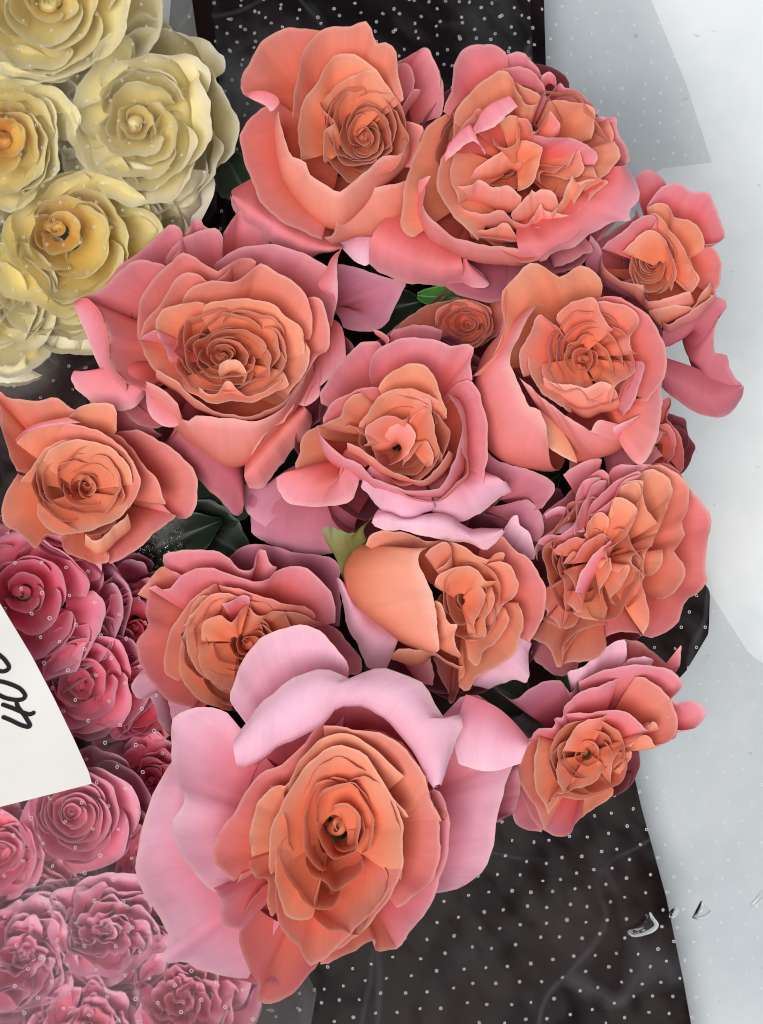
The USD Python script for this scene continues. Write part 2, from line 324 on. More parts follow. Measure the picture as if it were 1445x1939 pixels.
def core(parent, material, heart, ctr, rx, ry, z0, h_in, h_out, n, tone_in, tone_out, seed, rot=0.0, wild=1.0, counts=(3, 6), q_in=0.06, tip=1.0, sink=1.0):
    """Rings of overlapping petals round the heart; the rings' centre drifts from the heart to ctr."""
    rng = np.random.default_rng(seed)
    heart, ctr = np.asarray(heart, float), np.asarray(ctr, float)
    ca, sa = math.cos(rot), math.sin(rot)
    th0 = rng.random() * 6.28
    if q_in < .2:                                                             # the closed bud in the middle
        b = trimesh.creation.icosphere(3); p = b.vertices.copy(); R = (rx + ry) / 2
        tw = np.arctan2(p[:, 1], p[:, 0]) * 2 + p[:, 2] * 3.0 + seed
        p[:, :2] *= (1 + .22 * np.sin(tw))[:, None]
        bx = np.column_stack([heart[0] + p[:, 0] * .15 * R, heart[1] + p[:, 1] * .13 * R, z0 + h_in - 26 + p[:, 2] * .20 * R - .2 * R])
        part(parent, 'bud', (at(bx), b.faces[:, ::-1]), material, True, np.column_stack([np.full(len(p), tone_in), np.zeros(len(p)), np.clip(.25 + .25 * p[:, 2], 0, 1)]), p * 3)
    for k in range(n):
        t = k / max(1, n - 1) if n > 1 else 1.0
        q = q_in + (1 - q_in) * t ** 1.1
        m = int(round(counts[0] + (counts[1] - counts[0]) * t))
        cc = heart + (ctr - heart) * q
        th0 += 0.9 + rng.random() * .8
        for j in range(m):
            th = th0 + 2 * math.pi * (j + .25 * rng.normal()) / m
            half = math.pi / m * rng.uniform(1.2, 1.75)
            u = np.linspace(-1, 1, 22)
            a = th + u * half
            sh = rng.choice([-1, 1], p=[.2, .8])
            rad = 1 + .07 * sh * u * (1 + .6 * wild) - .15 * np.abs(u) ** 5 + tip * rng.uniform(.02, .12) * np.exp(-((u - rng.normal() * .25) / .16) ** 2) * (1 if rng.random() < .7 else -.3)
            rad = rad * rng.uniform(1 - .07 * wild, 1 + .06 * wild)
            wob = wave1((u + 1) / 2, rng, [(.8, .06 * wild), (1.7, .035 * wild), (3.1, .012 * wild)]) * (1.4 - .9 * t)
            rad = rad + wob
            jit = rng.normal(size=2) * wild * .045 * min(rx, ry) * (1 - .6 * t)
            ex, ey = rx * q * rad * np.cos(a), ry * q * rad * np.sin(a)
            lip = cc + jit + np.stack([ex * ca - ey * sa, ex * sa + ey * ca], 1)
            h = z0 + h_in - 7 * sink + (h_out - h_in + 7 * sink) * t ** 0.8 + rng.normal() * 3.5 - (14 + .16 * (rx + ry) / 2) * np.abs(u) ** 4.5
            R = (rx + ry) / 2
            down = .36 * R * (0.5 + .75 * t)
            foot = heart * .75 + ctr * .25
            def row(f, g): return np.hstack([(foot + (lip - foot) * f), (h - g * down)[:, None]])
            rows = [row(.45, 2.3), row(.76, 1.5), row(.935, .66), np.hstack([lip, h[:, None]])]
            petal(parent, material, rows, tone_in + (tone_out - tone_in) * t + rng.normal() * .035, rng, nu=24, nv=11, ruffle=1.6 * (R / 80) * wild, th=.00030, edge=.7 + .3 * t, vpow=1.35)

def tube(a, b, r0, r1, n=10, sag=0.0, rings=8):
    """A tapered, slightly bent tube between two points in metres."""
    a, b = np.asarray(a, float), np.asarray(b, float)
    t = np.linspace(0, 1, rings)
    P = a + (b - a) * t[:, None]; P[:, 0] += sag * np.sin(t * math.pi)
    ax = (b - a) / np.linalg.norm(b - a)
    x = np.cross(ax, [0.3, 1, 0.2]); x /= np.linalg.norm(x); y = np.cross(ax, x)
    an = np.arange(n) / n * 2 * math.pi
    ring = np.cos(an)[:, None] * x + np.sin(an)[:, None] * y
    V = (P[:, None] + ring[None] * (r0 + (r1 - r0) * t)[:, None, None]).reshape(-1, 3)
    i = np.arange(rings * n).reshape(rings, n)
    q = np.stack([i[:-1], np.roll(i[:-1], -1, 1), np.roll(i[1:], -1, 1), i[1:]], -1).reshape(-1, 4)
    f = np.vstack([q[:, [0, 1, 2]], q[:, [0, 2, 3]]])
    V = np.vstack([V, P[:1], P[-1:]]); m = len(V)
    f = np.vstack([f] + [[[i[0, (k + 1) % n], i[0, k], m - 2], [i[-1, k], i[-1, (k + 1) % n], m - 1]] for k in range(n)])
    return V, f

def under(parent, c, z0, size, foot, seed):
    """Hip, stem and five sepals below a bloom."""
    rng = np.random.default_rng(seed)
    top = at([c[0], c[1], z0 - .95 * size])
    hip = trimesh.creation.icosphere(2, 0.0075); hip.apply_scale((1, 1, 1.2)); hip.apply_translation(top)
    part(parent, 'hip', hip, STEM)
    part(parent, 'stem', tube(top, at([foot[0], foot[1], H_SHEET + 24]), .0026, .0032, sag=.006), STEM)
    for k in range(5):
        a = k / 5 * 6.283 + rng.random()
        e = np.array([math.cos(a), math.sin(a)]); p = np.array([-e[1], e[0]])
        rows = [np.array([[*(c + e * f * size * .42 + p * w), z0 - .95 * size + 10 - f * 30] for w in np.linspace(-1, 1, 5) * (14 * (1 - f) ** .7 + .8)]) for f in (.12, .4, .7, 1)]
        petal(parent, SEPAL, rows, .5, rng, nu=7, nv=8, ruffle=1, name='sepal')

BOUQUET = np.array([790, 800.0])
def rose(name, label, T, c, z0, size, lines, cores, seed, material=None, category='rose', group=None, stem=True, guard=.74):
    material = material or CORAL
    rng = np.random.default_rng(seed)
    c = np.asarray(parse(f'{c[0]},{c[1]}', T)[0])
    P = thing(name, at([c[0], c[1], z0 - .95 * size]), label, category, group)
    for line in lines.strip().split('\n'):
        line = line.split('#')[0].strip()
        if line: petal_line(P, material, line, T, c, z0, rng)
    for k, kw in enumerate(cores):
        kw = dict(kw)
        s = T[2]
        kw['heart'] = np.array(kw['heart']) * s + T[:2]; kw['ctr'] = np.array(kw['ctr']) * s + T[:2]; kw['rx'] *= s; kw['ry'] *= s
        core(P, material, z0=z0, seed=seed * 31 + k, **kw)
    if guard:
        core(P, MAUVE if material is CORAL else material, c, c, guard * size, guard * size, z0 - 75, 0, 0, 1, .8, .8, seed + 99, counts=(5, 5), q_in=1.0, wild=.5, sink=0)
    if stem: under(P, c, z0, size, BOUQUET + (c - BOUQUET) * .55, seed + 7)
    return P
# ---------------------------------------------------------------- the coral bouquet, rose by rose (lips and rows of every outer petal)
G = None
rose('coral_rose', 'tall coral rose at the upper left, a high petal cupping its small tight heart', (420, 0, .3045), (760, 930), 0, 190, '''
C 62: 140,590 120,530 160,400 250,260 370,190 480,172 600,185 700,230
Pn 52: 150,597 220,628 270,655 300,690 352,655 | 64: 138,588 225,563 300,575 345,602 360,640
K 30: 357,640 220,690 140,780 120,900 160,1060 220,1220 330,1340 470,1430 620,1490
C 68: 440,720 450,560 500,350 580,220 680,160 830,165 905,125 930,210 965,270 1040,260 1085,310 1090,420 1130,620
O 58: 500,1000 508,640 600,500 680,350 715,335 840,350 920,400 1000,480 1080,600
P -25: 1100,380 1200,330 1270,305 1320,360 1350,430 1360,560
P -35: 1335,420 1365,450 1380,600 1370,690 1300,740
P -10: 1095,400 1150,400 1195,450 1205,520 1180,600
Pn -2: 1235,560 1200,550 1150,620 1110,680 | -30: 1230,600 1190,640 1150,700 1130,740
Kn 10: 1135,760 1200,765 1255,795 1230,900 1180,1040 | -20: 1100,800 1120,860 1130,900 1120,960 1100,1040
C 50: 350,690 370,800 430,950 530,1020 540,1080 640,1150 720,1190 800,1140 900,1060 1000,980 1100,960 1140,850 | -10: 345,780 340,950 390,1130 480,1270 600,1370 700,1420 850,1330 980,1200 1080,1100 1150,1000 1160,900
C 15: 1262,810 1230,900 1180,1060 1100,1135 950,1170 760,1205 725,1260 715,1350 700,1450 640,1480 | -40: 1270,900 1240,1080 1180,1230 1120,1330 1000,1430 900,1470 820,1480 780,1490 740,1500 700,1510
P -95: 60,1212 100,1340 200,1430 350,1530 510,1612 600,1590 745,1545 | -45: 65,1220 200,1300 330,1390 470,1470 620,1530 748,1538 | -60: 58,1205 200,1235 330,1330 470,1420 620,1480 740,1520
O 42: 590,620 650,690 700,750 640,810 625,940 650,1020
O 50: 645,690 640,600 700,540 790,490 880,440 960,450 1000,530
Ln -75: 720,1490 760,1560 810,1610 880,1650 950,1590 | -45: 740,1480 810,1470 880,1440 930,1400 960,1380
''', [dict(heart=(890, 850), ctr=(885, 815), rx=255, ry=295, h_in=5, h_out=40, n=6, tone_in=.08, tone_out=.24, wild=.8, counts=(2, 5))], 11)

rose('coral_rose', 'wide open ruffled coral rose at the top right with a dark hollow heart', (740, 40, .346), (690, 800), 25, 220, '''
P 40: 290,500 330,350 350,230 400,160 470,130 560,125 620,160 640,200
P 22: 630,215 640,180 700,165 750,190 800,260 830,300
P 28: 600,265 700,245 780,280 830,350 850,420
Pn 12: 832,340 835,295 870,278 900,300 905,345 | -10: 840,380 850,350 870,340 890,350 900,380
P 10: 830,430 880,400 930,335 950,370 1000,370 1060,400 1110,470
O 25: 860,440 950,430 1050,450 1105,480 1115,560 1100,640
P 12: 1110,520 1180,530 1235,525 1240,600 1290,680 1300,760 1280,800
C 15: 1190,540 1225,640 1215,720 1270,760
O 58: 340,560 370,470 450,380 560,280 650,290 690,380 720,440 800,455
D 52: 660,330 700,350 790,380 820,410 800,455 740,450
P 66: 460,608 540,595 620,530 692,465 | 74: 452,595 520,510 600,450 662,420
C 58: 345,640 400,560 470,480 492,490 480,540
P 62: 300,770 370,705 440,660 510,705 515,730 | 66: 296,740 360,650 440,600 470,640 480,660
O 45: 560,640 580,680 640,692 700,650 712,580 680,540
O 48: 590,560 650,515 712,530
C 50: 690,530 740,540 790,605 830,560 870,490 910,530 922,620
P 58: 780,620 850,640 950,640 1030,650 1100,690 1130,740 1110,790
O 46: 700,655 780,660 832,690 810,760 800,830 760,900 700,930
C 15: 440,850 480,800 560,740 680,690 740,740 750,830 700,890 | 0: 450,900 500,870 570,830 650,800 700,820 710,860 690,910
D 35: 820,900 830,830 900,830 970,780 1030,660
D 42: 1110,790 1140,850 1190,880 1100,960 1000,1080
C 44: 370,900 440,890 480,870 560,910 640,905 720,960 | 0: 380,980 450,990 520,1010 600,1030 660,1040 700,1050
C 44: 660,1060 720,980 770,920 790,940 830,920 890,940 910,1000 880,1050 | 8: 680,1110 740,1080 790,1060 830,1060 870,1070 890,1090 900,1080 880,1090
C 34: 380,1000 450,1050 520,1060 600,1030 680,1090 740,1110 | -10: 400,1080 470,1120 540,1130 620,1120 700,1140 750,1150
C 36: 740,1110 790,1070 820,1000 860,1040 920,1050 970,1060 978,1120 | -10: 750,1160 800,1150 840,1150 880,1160 920,1160 960,1170 985,1150
C 26: 430,1150 520,1140 580,1130 620,1105 680,1150 700,1190 | -18: 450,1190 530,1200 590,1205 640,1205 690,1210 700,1220
C 26: 690,1200 740,1140 800,1130 870,1160 930,1170 | -15: 700,1222 750,1220 810,1215 870,1210 930,1200
D 40: 890,1040 950,960 990,840 1020,880 1100,860 1150,860 | 0: 930,1080 990,1030 1040,1000 1080,970 1120,940 1170,900
K 30: 160,880 220,850 190,930 180,1000 220,1080 280,1140 370,1190 470,1210 560,1230 680,1245 800,1245 | -30: 150,960 150,1050 170,1120 210,1190 280,1240 380,1285 480,1310 580,1330 680,1340 800,1320
P 5: 720,1290 780,1290 835,1314 900,1270 1010,1230 1090,1160 1200,1110 1315,1088 1300,1040 1355,980 1345,900 1290,780 | 36: 700,1250 800,1240 860,1235 930,1190 1000,1150 1080,1090 1150,1040 1220,980 1260,920 1280,880 1280,840 1270,790
D 50: 480,1200 400,1120 320,1040 270,960 250,880 270,790 330,650 340,500
D 54: 370,1000 340,900 330,800 360,700
O 18: 130,1180 70,1150 55,1050 80,880 130,740 170,620 240,540 310,510
P -100: -120,1335 0,1400 150,1442 300,1447 400,1430 | -30: -90,1150 0,1205 120,1265 260,1315 390,1320 | -45: -40,1085 60,1130 160,1190 280,1240 380,1270
P -85: 375,1430 460,1452 532,1447 510,1390 450,1330 | -50: 378,1390 400,1365 430,1340 410,1305 375,1285
P -35: 900,1350 1000,1310 1060,1270 1100,1262 1090,1220
C 38: 830,780 960,800 1030,700 1060,800 960,870
D 46: 1000,1020 1080,900 1180,830 1250,760 1230,660
Km -70: 640,1440 800,1400 1000,1360 1140,1200 1260,1080
Pm -60: 300,1450 420,1520 600,1530 720,1500 860,1420
''', [dict(heart=(600, 800), ctr=(720, 800), rx=470, ry=430, h_in=-30, h_out=28, n=3, tone_in=.3, tone_out=.36, wild=0.85, counts=(2, 5), q_in=.3), dict(heart=(620, 790), ctr=(600, 790), rx=150, ry=130, h_in=-40, h_out=0, n=3, tone_in=.3, tone_out=.36, wild=0.95, counts=(2, 4))], 12, guard=0.88)

rose('coral_rose', 'half hidden coral rose with one long petal hanging down over the pale table', (880, 300, .391), (960, 540), -45, 170, '''
P -20: 840,190 860,60 930,70 980,115 950,180
P 8: 880,230 950,150 1040,120 1100,160 1190,165 1205,220 1240,310 1250,390 1180,422 1130,400
O 22: 880,240 980,225 1010,280 1100,300 1150,370 1160,450
K 12: 1160,440 1200,430 1240,520 1235,600 1210,660
D 32: 870,290 930,270 990,330 1040,400 1080,480 1110,560 1130,610 1090,650
P 38: 660,440 700,400 760,350 850,290 918,278 900,352
D 36: 760,450 820,400 880,350 960,380 1000,450 1020,540 1000,640
D 30: 1090,460 1110,530 1137,590 1100,640 1050,600
C 35: 670,480 680,540 730,580 790,600 860,610 890,690 950,690 1030,660 1090,640 | 0: 660,520 680,590 740,620 800,650 860,700 900,740 970,760 1050,740 1110,700
D 22: 890,735 970,720 1090,710 1102,720 1150,650 1190,600 | -10: 900,760 960,800 1050,760 1120,720 1170,690 1200,640
K 10: 950,790 990,802 1060,760 1110,720 1180,690 1215,650 | -30: 960,830 1000,840 1060,800 1120,770 1180,720 1220,690
Wm 10: 610,370 660,450 670,550 720,590 830,590 872,620 890,705 | -30: 590,540 640,570 680,620 740,650 790,670 850,690 885,720
Km -60: 960,830 1050,790 1130,740 1200,670 1272,702 1225,780 1208,850 1215,942 1270,950 1290,1030 1352,1108 | -62: 955,900 1020,880 1080,840 1130,800 1170,800 1165,850 1150,900 1150,980 1190,1040 1220,1080 1290,1130
Knm -95: 955,1105 1030,1172 1110,1227 1200,1253 1265,1243 1335,1172 1352,1110 | -58: 960,1040 1050,1085 1130,1130 1200,1160 1260,1150 1310,1130 1345,1100 | -66: 950,960 1050,990 1130,1020 1190,1050 1240,1060 1290,1060 1330,1085
P -60: 640,560 600,500 620,420 660,380
P -50: 560,440 640,400 740,330 800,300 840,250
''', [dict(heart=(905, 490), ctr=(900, 500), rx=115, ry=150, h_in=0, h_out=30, n=5, tone_in=.1, tone_out=.26, wild=0.75, counts=(2, 4))], 13, guard=0.5)

rose('coral_rose', 'broad coral and tan rose with many thin nested petals, nearest the yellow roses', (100, 400, .4014), (830, 700), 0, 210, '''
P -40: 240,350 300,280 420,180 600,85 610,110 560,230
P -48: 610,112 640,80 660,40 700,40 720,75 765,102
P -44: 530,250 580,150 640,110 790,105 802,140 780,250
P -60: 800,140 830,60 870,0 960,20 1040,90
K 22: 440,850 340,800 275,730 250,640 265,600 225,490 160,420
P 12: 105,425 240,355 310,280 400,235 510,250 580,290
Pn -25: 95,442 130,520 180,640 230,760 290,830 350,872 | 18: 98,428 170,415 232,490 262,590 272,700 345,800
P -12: 760,260 850,190 950,155 1080,165 1200,210 1290,250 1340,330 1332,440 1320,540
Pn 0: 1370,165 1355,200 1340,270 1345,360 1340,440 | 12: 1350,190 1310,230 1285,290 1255,335 1320,400
Wm -112: 1345,250 1450,270 1560,310 1665,350 1620,440 1580,520 1530,560 1440,567 1370,550 | -118: 1330,340 1420,340 1490,370 1540,400 1540,430 1500,470 1460,490 1400,500 1350,500
K 28: 400,600 400,480 440,370 520,270 630,200 700,240 770,285 830,240 900,220 960,240
C 34: 410,600 450,500 530,400 590,310 680,295 750,330 830,280 850,230
C 40: 610,430 660,360 740,325 850,330 920,300 990,245 1060,290 1130,320 1190,400 1220,480 1220,600
C 34: 1200,410 1250,410 1290,480 1312,600 1300,660 1240,680 1200,760 1120,900
O 44: 500,600 495,500 550,450 620,430 700,430 730,440
O 46: 700,500 730,440 820,420 940,410 1040,440 1100,500 1160,540 1190,610 1185,690
P 45: 402,600 440,580 490,560 520,640 560,720
K 36: 440,800 530,850 590,920 615,987 690,960 800,975 940,990 1060,940 1150,850 1200,760 1230,660 | -20: 470,900 560,980 640,1060 700,1100 760,1140 830,1170 930,1150 1010,1080 1090,1000 1160,900 1220,750 | -90: 480,920 600,1050 680,1120 760,1170 830,1195 900,1190 960,1150 1030,1090 1100,1000 1170,900 1220,770
C 46: 490,740 560,790 640,860 750,930 850,965 950,965 1060,910 1130,860 | 0: 500,790 580,850 660,920 760,960 850,985 950,985 1050,950 1130,880
D 50: 580,800 680,870 760,910 850,900 950,895 1050,850 1112,830 1110,790 1080,750
O 50: 690,830 770,860 832,805 880,850 940,870 1000,840 1080,800 | 18: 700,870 770,890 840,880 890,890 940,890 1000,870 1090,820
H 24: 775,750 795,715 840,700 880,712 912,755 900,800 | 12: 790,800 800,770 840,750 880,760 900,790 890,820
P -35: 95,755 85,800 120,850 200,910 330,942 420,900 442,840 | -15: 100,755 180,790 270,830 340,850 400,870 440,830
Pn -15: 440,870 460,960 520,1012 580,1016 612,975 | 2: 438,812 500,900 540,930 570,950 612,965
Km -95: 525,1085 560,1130 650,1220 750,1330 860,1430 892,1420 | -55: 560,1060 612,985 700,1130 780,1220 850,1300 900,1400
K -62: 928,1312 1000,1292 1060,1212 1140,1122 1205,1040 1220,960 | -18: 903,1240 960,1180 1030,1100 1100,1020 1160,960 1192,928 | -50: 908,1190 960,1120 1030,1030 1080,990 1130,950 1180,915
D 6: 930,1150 1000,1060 1020,1030 1100,990 1130,920 1160,850
P -30: 1160,912 1205,912 1262,870 1262,830 1330,760 1380,680 | -52: 1190,800 1240,740 1290,680 1320,600 1340,560 1360,540
Pm -70: 1240,560 1340,560 1420,640 1400,720 1330,820
D 42: 405,600 440,690 500,760 570,810 640,850
D 40: 1190,600 1210,700 1170,790 1110,870
P -55: 380,905 330,940 400,1000 480,1020 560,990
''', [dict(heart=(790, 690), ctr=(850, 655), rx=270, ry=205, h_in=2, h_out=44, n=6, tone_in=.10, tone_out=.24, wild=.75, counts=(2, 6))], 14, guard=.95)

rose('coral_rose', 'salmon rose at the centre right with big smooth outer petals closing round a crowded heart', (880, 300, .391), (560, 960), 22, 210, '''
O 40: 40,1050 180,880 195,620 250,580 310,505 380,520 470,570 500,560 560,520 640,560 670,650
K 48: 385,705 330,720 280,830 220,985 260,1090 310,1195 365,1215 390,1290 400,1380 | -10: 300,740 200,820 110,960 60,1080 105,1280 170,1400 270,1450 340,1470 420,1490 | -75: 280,780 180,860 70,1000 60,1120 110,1400 200,1460 290,1500 380,1520 460,1510
Pn 10: 195,860 150,930 90,1010 35,1060 | 38: 200,620 195,760 180,890 50,1045
On 8: 365,1210 370,1300 400,1390 470,1440 542,1475 | 4: 355,1180 420,1240 460,1300 505,1370 545,1460
K 44: 270,1060 400,1180 520,1260 600,1320 640,1275 665,1270 | 0: 380,1230 480,1340 560,1400 640,1420 740,1380 800,1300 | -60: 450,1300 510,1420 560,1480 650,1450 760,1390 850,1300
Pn 26: 610,1370 640,1325 700,1310 770,1275 852,1243 | 14: 612,1382 680,1382 750,1340 800,1300 850,1250
K 45: 640,675 720,665 830,720 915,790 965,890 977,1000 930,1120 880,1180
K -5: 947,1090 945,1300 920,1390 860,1475 790,1440 | 15: 880,1150 870,1230 850,1290 800,1340 760,1390
P 50: 850,990 872,1000 850,1080 820,1180 770,1250
C 50: 475,855 420,800 375,755 310,850 270,950 285,1060
C 52: 440,790 480,720 560,680 630,675 650,740 720,830
C 48: 560,700 630,690 730,700 830,750 850,780 800,880 830,950
C 38: 380,1060 440,1090 540,1100 580,1110 650,1080 710,1100 740,1150 | 2: 400,1150 460,1180 540,1230 600,1250 660,1230 720,1220 750,1200
C 42: 370,1000 400,1080 460,1130 560,1130 600,1180 660,1180
D 44: 700,1200 740,1100 800,1060 840,1000
P -60: 500,1530 640,1450 780,1370 900,1400 960,1330
P -70: 700,1540 800,1480 900,1480 960,1440
D 42: 300,940 330,1060 400,1160 520,1230
''', [dict(heart=(570, 970), ctr=(610, 985), rx=205, ry=235, h_in=4, h_out=40, n=5, tone_in=.16, tone_out=.38, wild=0.855, counts=(2, 5))], 15)

rose('coral_rose', 'small dark coral rose bud deep between the larger blooms at the upper centre', (480, 580, .4014), (1000, 110), -95, 110, '''
C -20: 640,160 720,60 800,10 870,-20 940,-40 1010,-30
C 0: 850,60 880,120 900,165 960,190 1040,195 1100,160 1150,110
C -10: 1180,-70 1195,50 1150,130 1080,190
D 5: 860,100 870,20 940,-20 1040,-30 1110,0 1120,60
P -40: 610,190 640,120 760,40 860,0
K -30: 980,-110 1080,-100 1180,-40 1200,60
''', [dict(heart=(1010, 85), ctr=(1000, 85), rx=125, ry=105, h_in=-8, h_out=8, n=5, tone_in=.3, tone_out=.42, wild=.6, counts=(2, 4))], 16, guard=0.7)

rose('coral_rose', 'peach rose in the very middle, round folded heart in a cream edged cup', (480, 580, .4014), (720, 640), 45, 190, '''
P 38: 560,370 555,260 620,180 720,145 830,155 920,185 1037,190 1025,280 1030,350
P 15: 920,400 1030,360 1080,450 1107,560 1100,700 1090,830 1060,852
P 0: 320,460 325,380 400,280 500,180 580,160 612,200
P -30: 640,165 670,110 780,85 880,110 888,150
Pn -28: 562,112 600,120 640,160 610,195 | -40: 575,130 600,150 625,180 605,205
O 50: 590,385 600,360 660,300 740,275 820,290 870,370 900,450 910,530
K 45: 585,380 500,395 400,430 340,500 335,580
D 50: 300,565 350,545 400,520 440,450 520,400
P 45: 308,565 345,640 420,710 500,745 560,800 640,840 730,870 830,870 890,840 940,740 985,620 975,520 940,450 910,420 | -15: 330,620 370,740 450,790 530,830 600,880 700,905 850,910 930,890 985,800 998,760 995,600 985,520 960,460
K 35: 920,440 960,480 990,560 985,660 1002,780 950,840 870,922 780,910 690,870 570,800 | 5: 940,430 980,470 1010,560 1010,660 1010,780 960,850 875,926 775,918 680,880 560,810
D 52: 490,570 560,470 640,400 720,385 800,400 860,440 900,480
C 46: 735,405 800,440 832,440 850,540 870,640 890,740
C 46: 540,640 530,580 570,540 640,520 710,530 725,500
C 22: 570,600 620,580 700,545 740,560 760,640 720,700 640,750 | 12: 560,680 620,660 680,630 700,640 710,680 690,710 650,740
C 28: 720,560 800,480 840,600 820,700
D 30: 700,760 760,690 800,640 840,660 830,780
C 48: 440,650 540,690 600,740 660,780 740,820 830,800 880,740 920,680 | 16: 450,700 540,740 620,790 700,820 780,850 850,830 900,780 940,700
D 47: 430,580 460,560 520,600 540,640 500,660
O 0: 385,800 350,852 270,832 215,790 200,740 220,690 225,620 330,560
P -12: 105,810 120,880 180,932 300,942 430,935 482,880 500,810 520,765 | 12: 150,785 200,800 280,850 340,860 390,830 430,745 470,730 522,762
L -20: 510,850 560,920 620,970 720,1002 800,985 860,955 | 15: 540,770 590,840 640,890 710,920 790,930 850,930
L -42: 840,965 950,1017 1040,990 1130,930 1212,880 1190,830 | 0: 850,930 930,920 1010,895 1080,865 1140,835 1180,822
Wm -170: -10,1020 0,1080 100,1132 250,1172 380,1165 480,1100 | -140: -20,900 80,900 160,930 300,970 420,1010 480,1030
Wm -150: -90,852 -50,900 -30,970 10,1012 60,1040 | -135: -30,840 30,860 90,830 150,850 200,900
Pm -65: 1110,690 1180,740 1260,760 1350,790 1422,840 1400,902 1360,950 | -85: 1080,800 1130,850 1180,880 1230,890 1270,900 1290,930 1290,960
Wm -72: 1250,910 1300,915 1350,970 1372,1040 1340,1112 | -95: 1150,940 1180,970 1220,1010 1240,1050 1250,1090
''', [dict(heart=(720, 650), ctr=(710, 630), rx=200, ry=215, h_in=0, h_out=40, n=3, tone_in=.30, tone_out=.32, wild=0.75, counts=(2, 4), q_in=.55)], 17, guard=1.05)

rose('coral_rose', 'deep orange rose at the left edge, turned sideways with a ragged brown heart', (0, 700, .6391), (240, 360), -15, 170, '''
D 30: 50,300 10,200 0,110 -20,60 40,85 100,95 170,85 210,110 250,120
O 32: 48,215 100,170 180,150 240,110 332,105 345,180
Pn 28: 50,217 65,200 150,165 240,158 | 36: 46,208 80,175 150,150 200,140
K -22: 340,190 430,185 490,220 580,310 587,370 560,437 510,425 480,400
C 8: 310,190 370,210 420,270 460,320 480,370 490,400
C 36: 150,150 230,165 320,195 380,250 412,320 400,390 370,420 310,430
D 30: 50,310 20,360 5,420 20,460 60,490 105,532 130,490 200,500
O 36: 60,330 110,270 150,220 222,205
D -5: 180,500 200,540 260,570 312,575 322,530
K -15: 310,530 330,575 420,520 480,470 522,432 | -50: 300,520 340,520 400,480 450,440 490,420
O 26: 250,490 270,505 330,470 380,430 | -5: 250,520 290,540 340,510 390,470
O 38: 110,400 130,460 200,490 290,470 360,430 395,380
O 40: 120,280 200,210 290,215 370,270 395,340
P -60: 260,130 330,110 420,150 480,190
''', [dict(heart=(250, 340), ctr=(252, 345), rx=150, ry=130, h_in=0, h_out=32, n=5, tone_in=.12, tone_out=.2, wild=1.05, counts=(2, 4))], 18)

rose('coral_rose', 'bright orange rose with one large smooth petal closing over its left side', (600, 960, .3183), (850, 560), 22, 200, '''
D 52: 655,240 605,290 610,340 650,430 690,530 710,640 725,760 730,840 710,862 | 15: 500,240 400,255 340,330 310,430 330,560 420,680 520,770 620,840 690,868 | -70: 240,225 190,290 162,380 170,450 210,540 300,640 400,720 500,790 640,850
D 20: 290,220 330,160 430,145 560,165 680,200 780,195
D 48: 640,290 700,230 780,205 792,290 710,375
O 46: 780,200 870,230 940,280 1010,322 1080,270 1112,265 1110,310
K 20: 1000,180 1100,180 1180,250 1270,310 1330,420 1362,520 1330,700 1270,800 1240,760
D 40: 970,360 1060,330 1130,340 1190,410 1205,470 1170,540 1100,590 1060,660 1040,740
O 30: 1200,570 1232,660 1220,750 1180,850 1080,950 960,1010 900,1092 850,1062 880,990 870,940
O 36: 1120,600 1132,700 1080,790 1000,860 960,940 900,900
O 46: 700,470 720,420 790,370 880,350 960,370 1000,440 1080,440
D 42: 700,560 750,600 770,650 790,690 836,700 820,780 846,890 | 8: 690,640 710,740 720,800 760,850 790,870 820,890 840,900
O 5: 440,892 500,840 580,845 680,865 760,900 830,940 882,940 | -20: 450,910 560,915 620,905 690,885 760,920 820,955 870,965
L -75: 113,430 150,560 170,660 240,820 290,940 410,967 | -42: 140,430 200,560 260,680 340,760 430,800 480,800 | -65: 175,470 260,580 340,660 400,700 470,735 492,745
P -70: 690,1062 697,1010 682,930 672,880 | -88: 600,1040 570,980 540,930 510,900
K -75: 690,900 720,980 780,1090 797,1172 850,1090 880,1000
L -42: 1270,810 1260,900 1252,1042 1170,1020 1090,1050 1040,1080 980,1072 | -20: 1230,760 1200,850 1140,930 1080,970 1020,1010 970,1040 930,1060
L 22: 328,88 390,132 520,147 660,177 780,197 900,217 1000,257 1060,217 1116,140 | 34: 335,72 400,60 520,85 660,85 780,105 880,155 930,185 990,175 1105,138 | 0: 370,15 450,50 540,70 690,33 780,58 870,108 920,133 1000,128 1110,128
L -24: 1112,140 1130,90 1186,47 1202,110 1262,150 1292,230 1302,310 | -50: 1080,190 1100,180 1130,190 1150,210 1190,260 1220,300 1230,330
D 42: 940,460 1000,520 990,600 940,680 960,780
O 40: 1040,470 1060,560 1000,660 1010,760 920,800
''', [dict(heart=(880, 540), ctr=(915, 560), rx=185, ry=225, h_in=-5, h_out=40, n=4, tone_in=.14, tone_out=.24, wild=1.05, counts=(2, 4))], 19, guard=0.88)

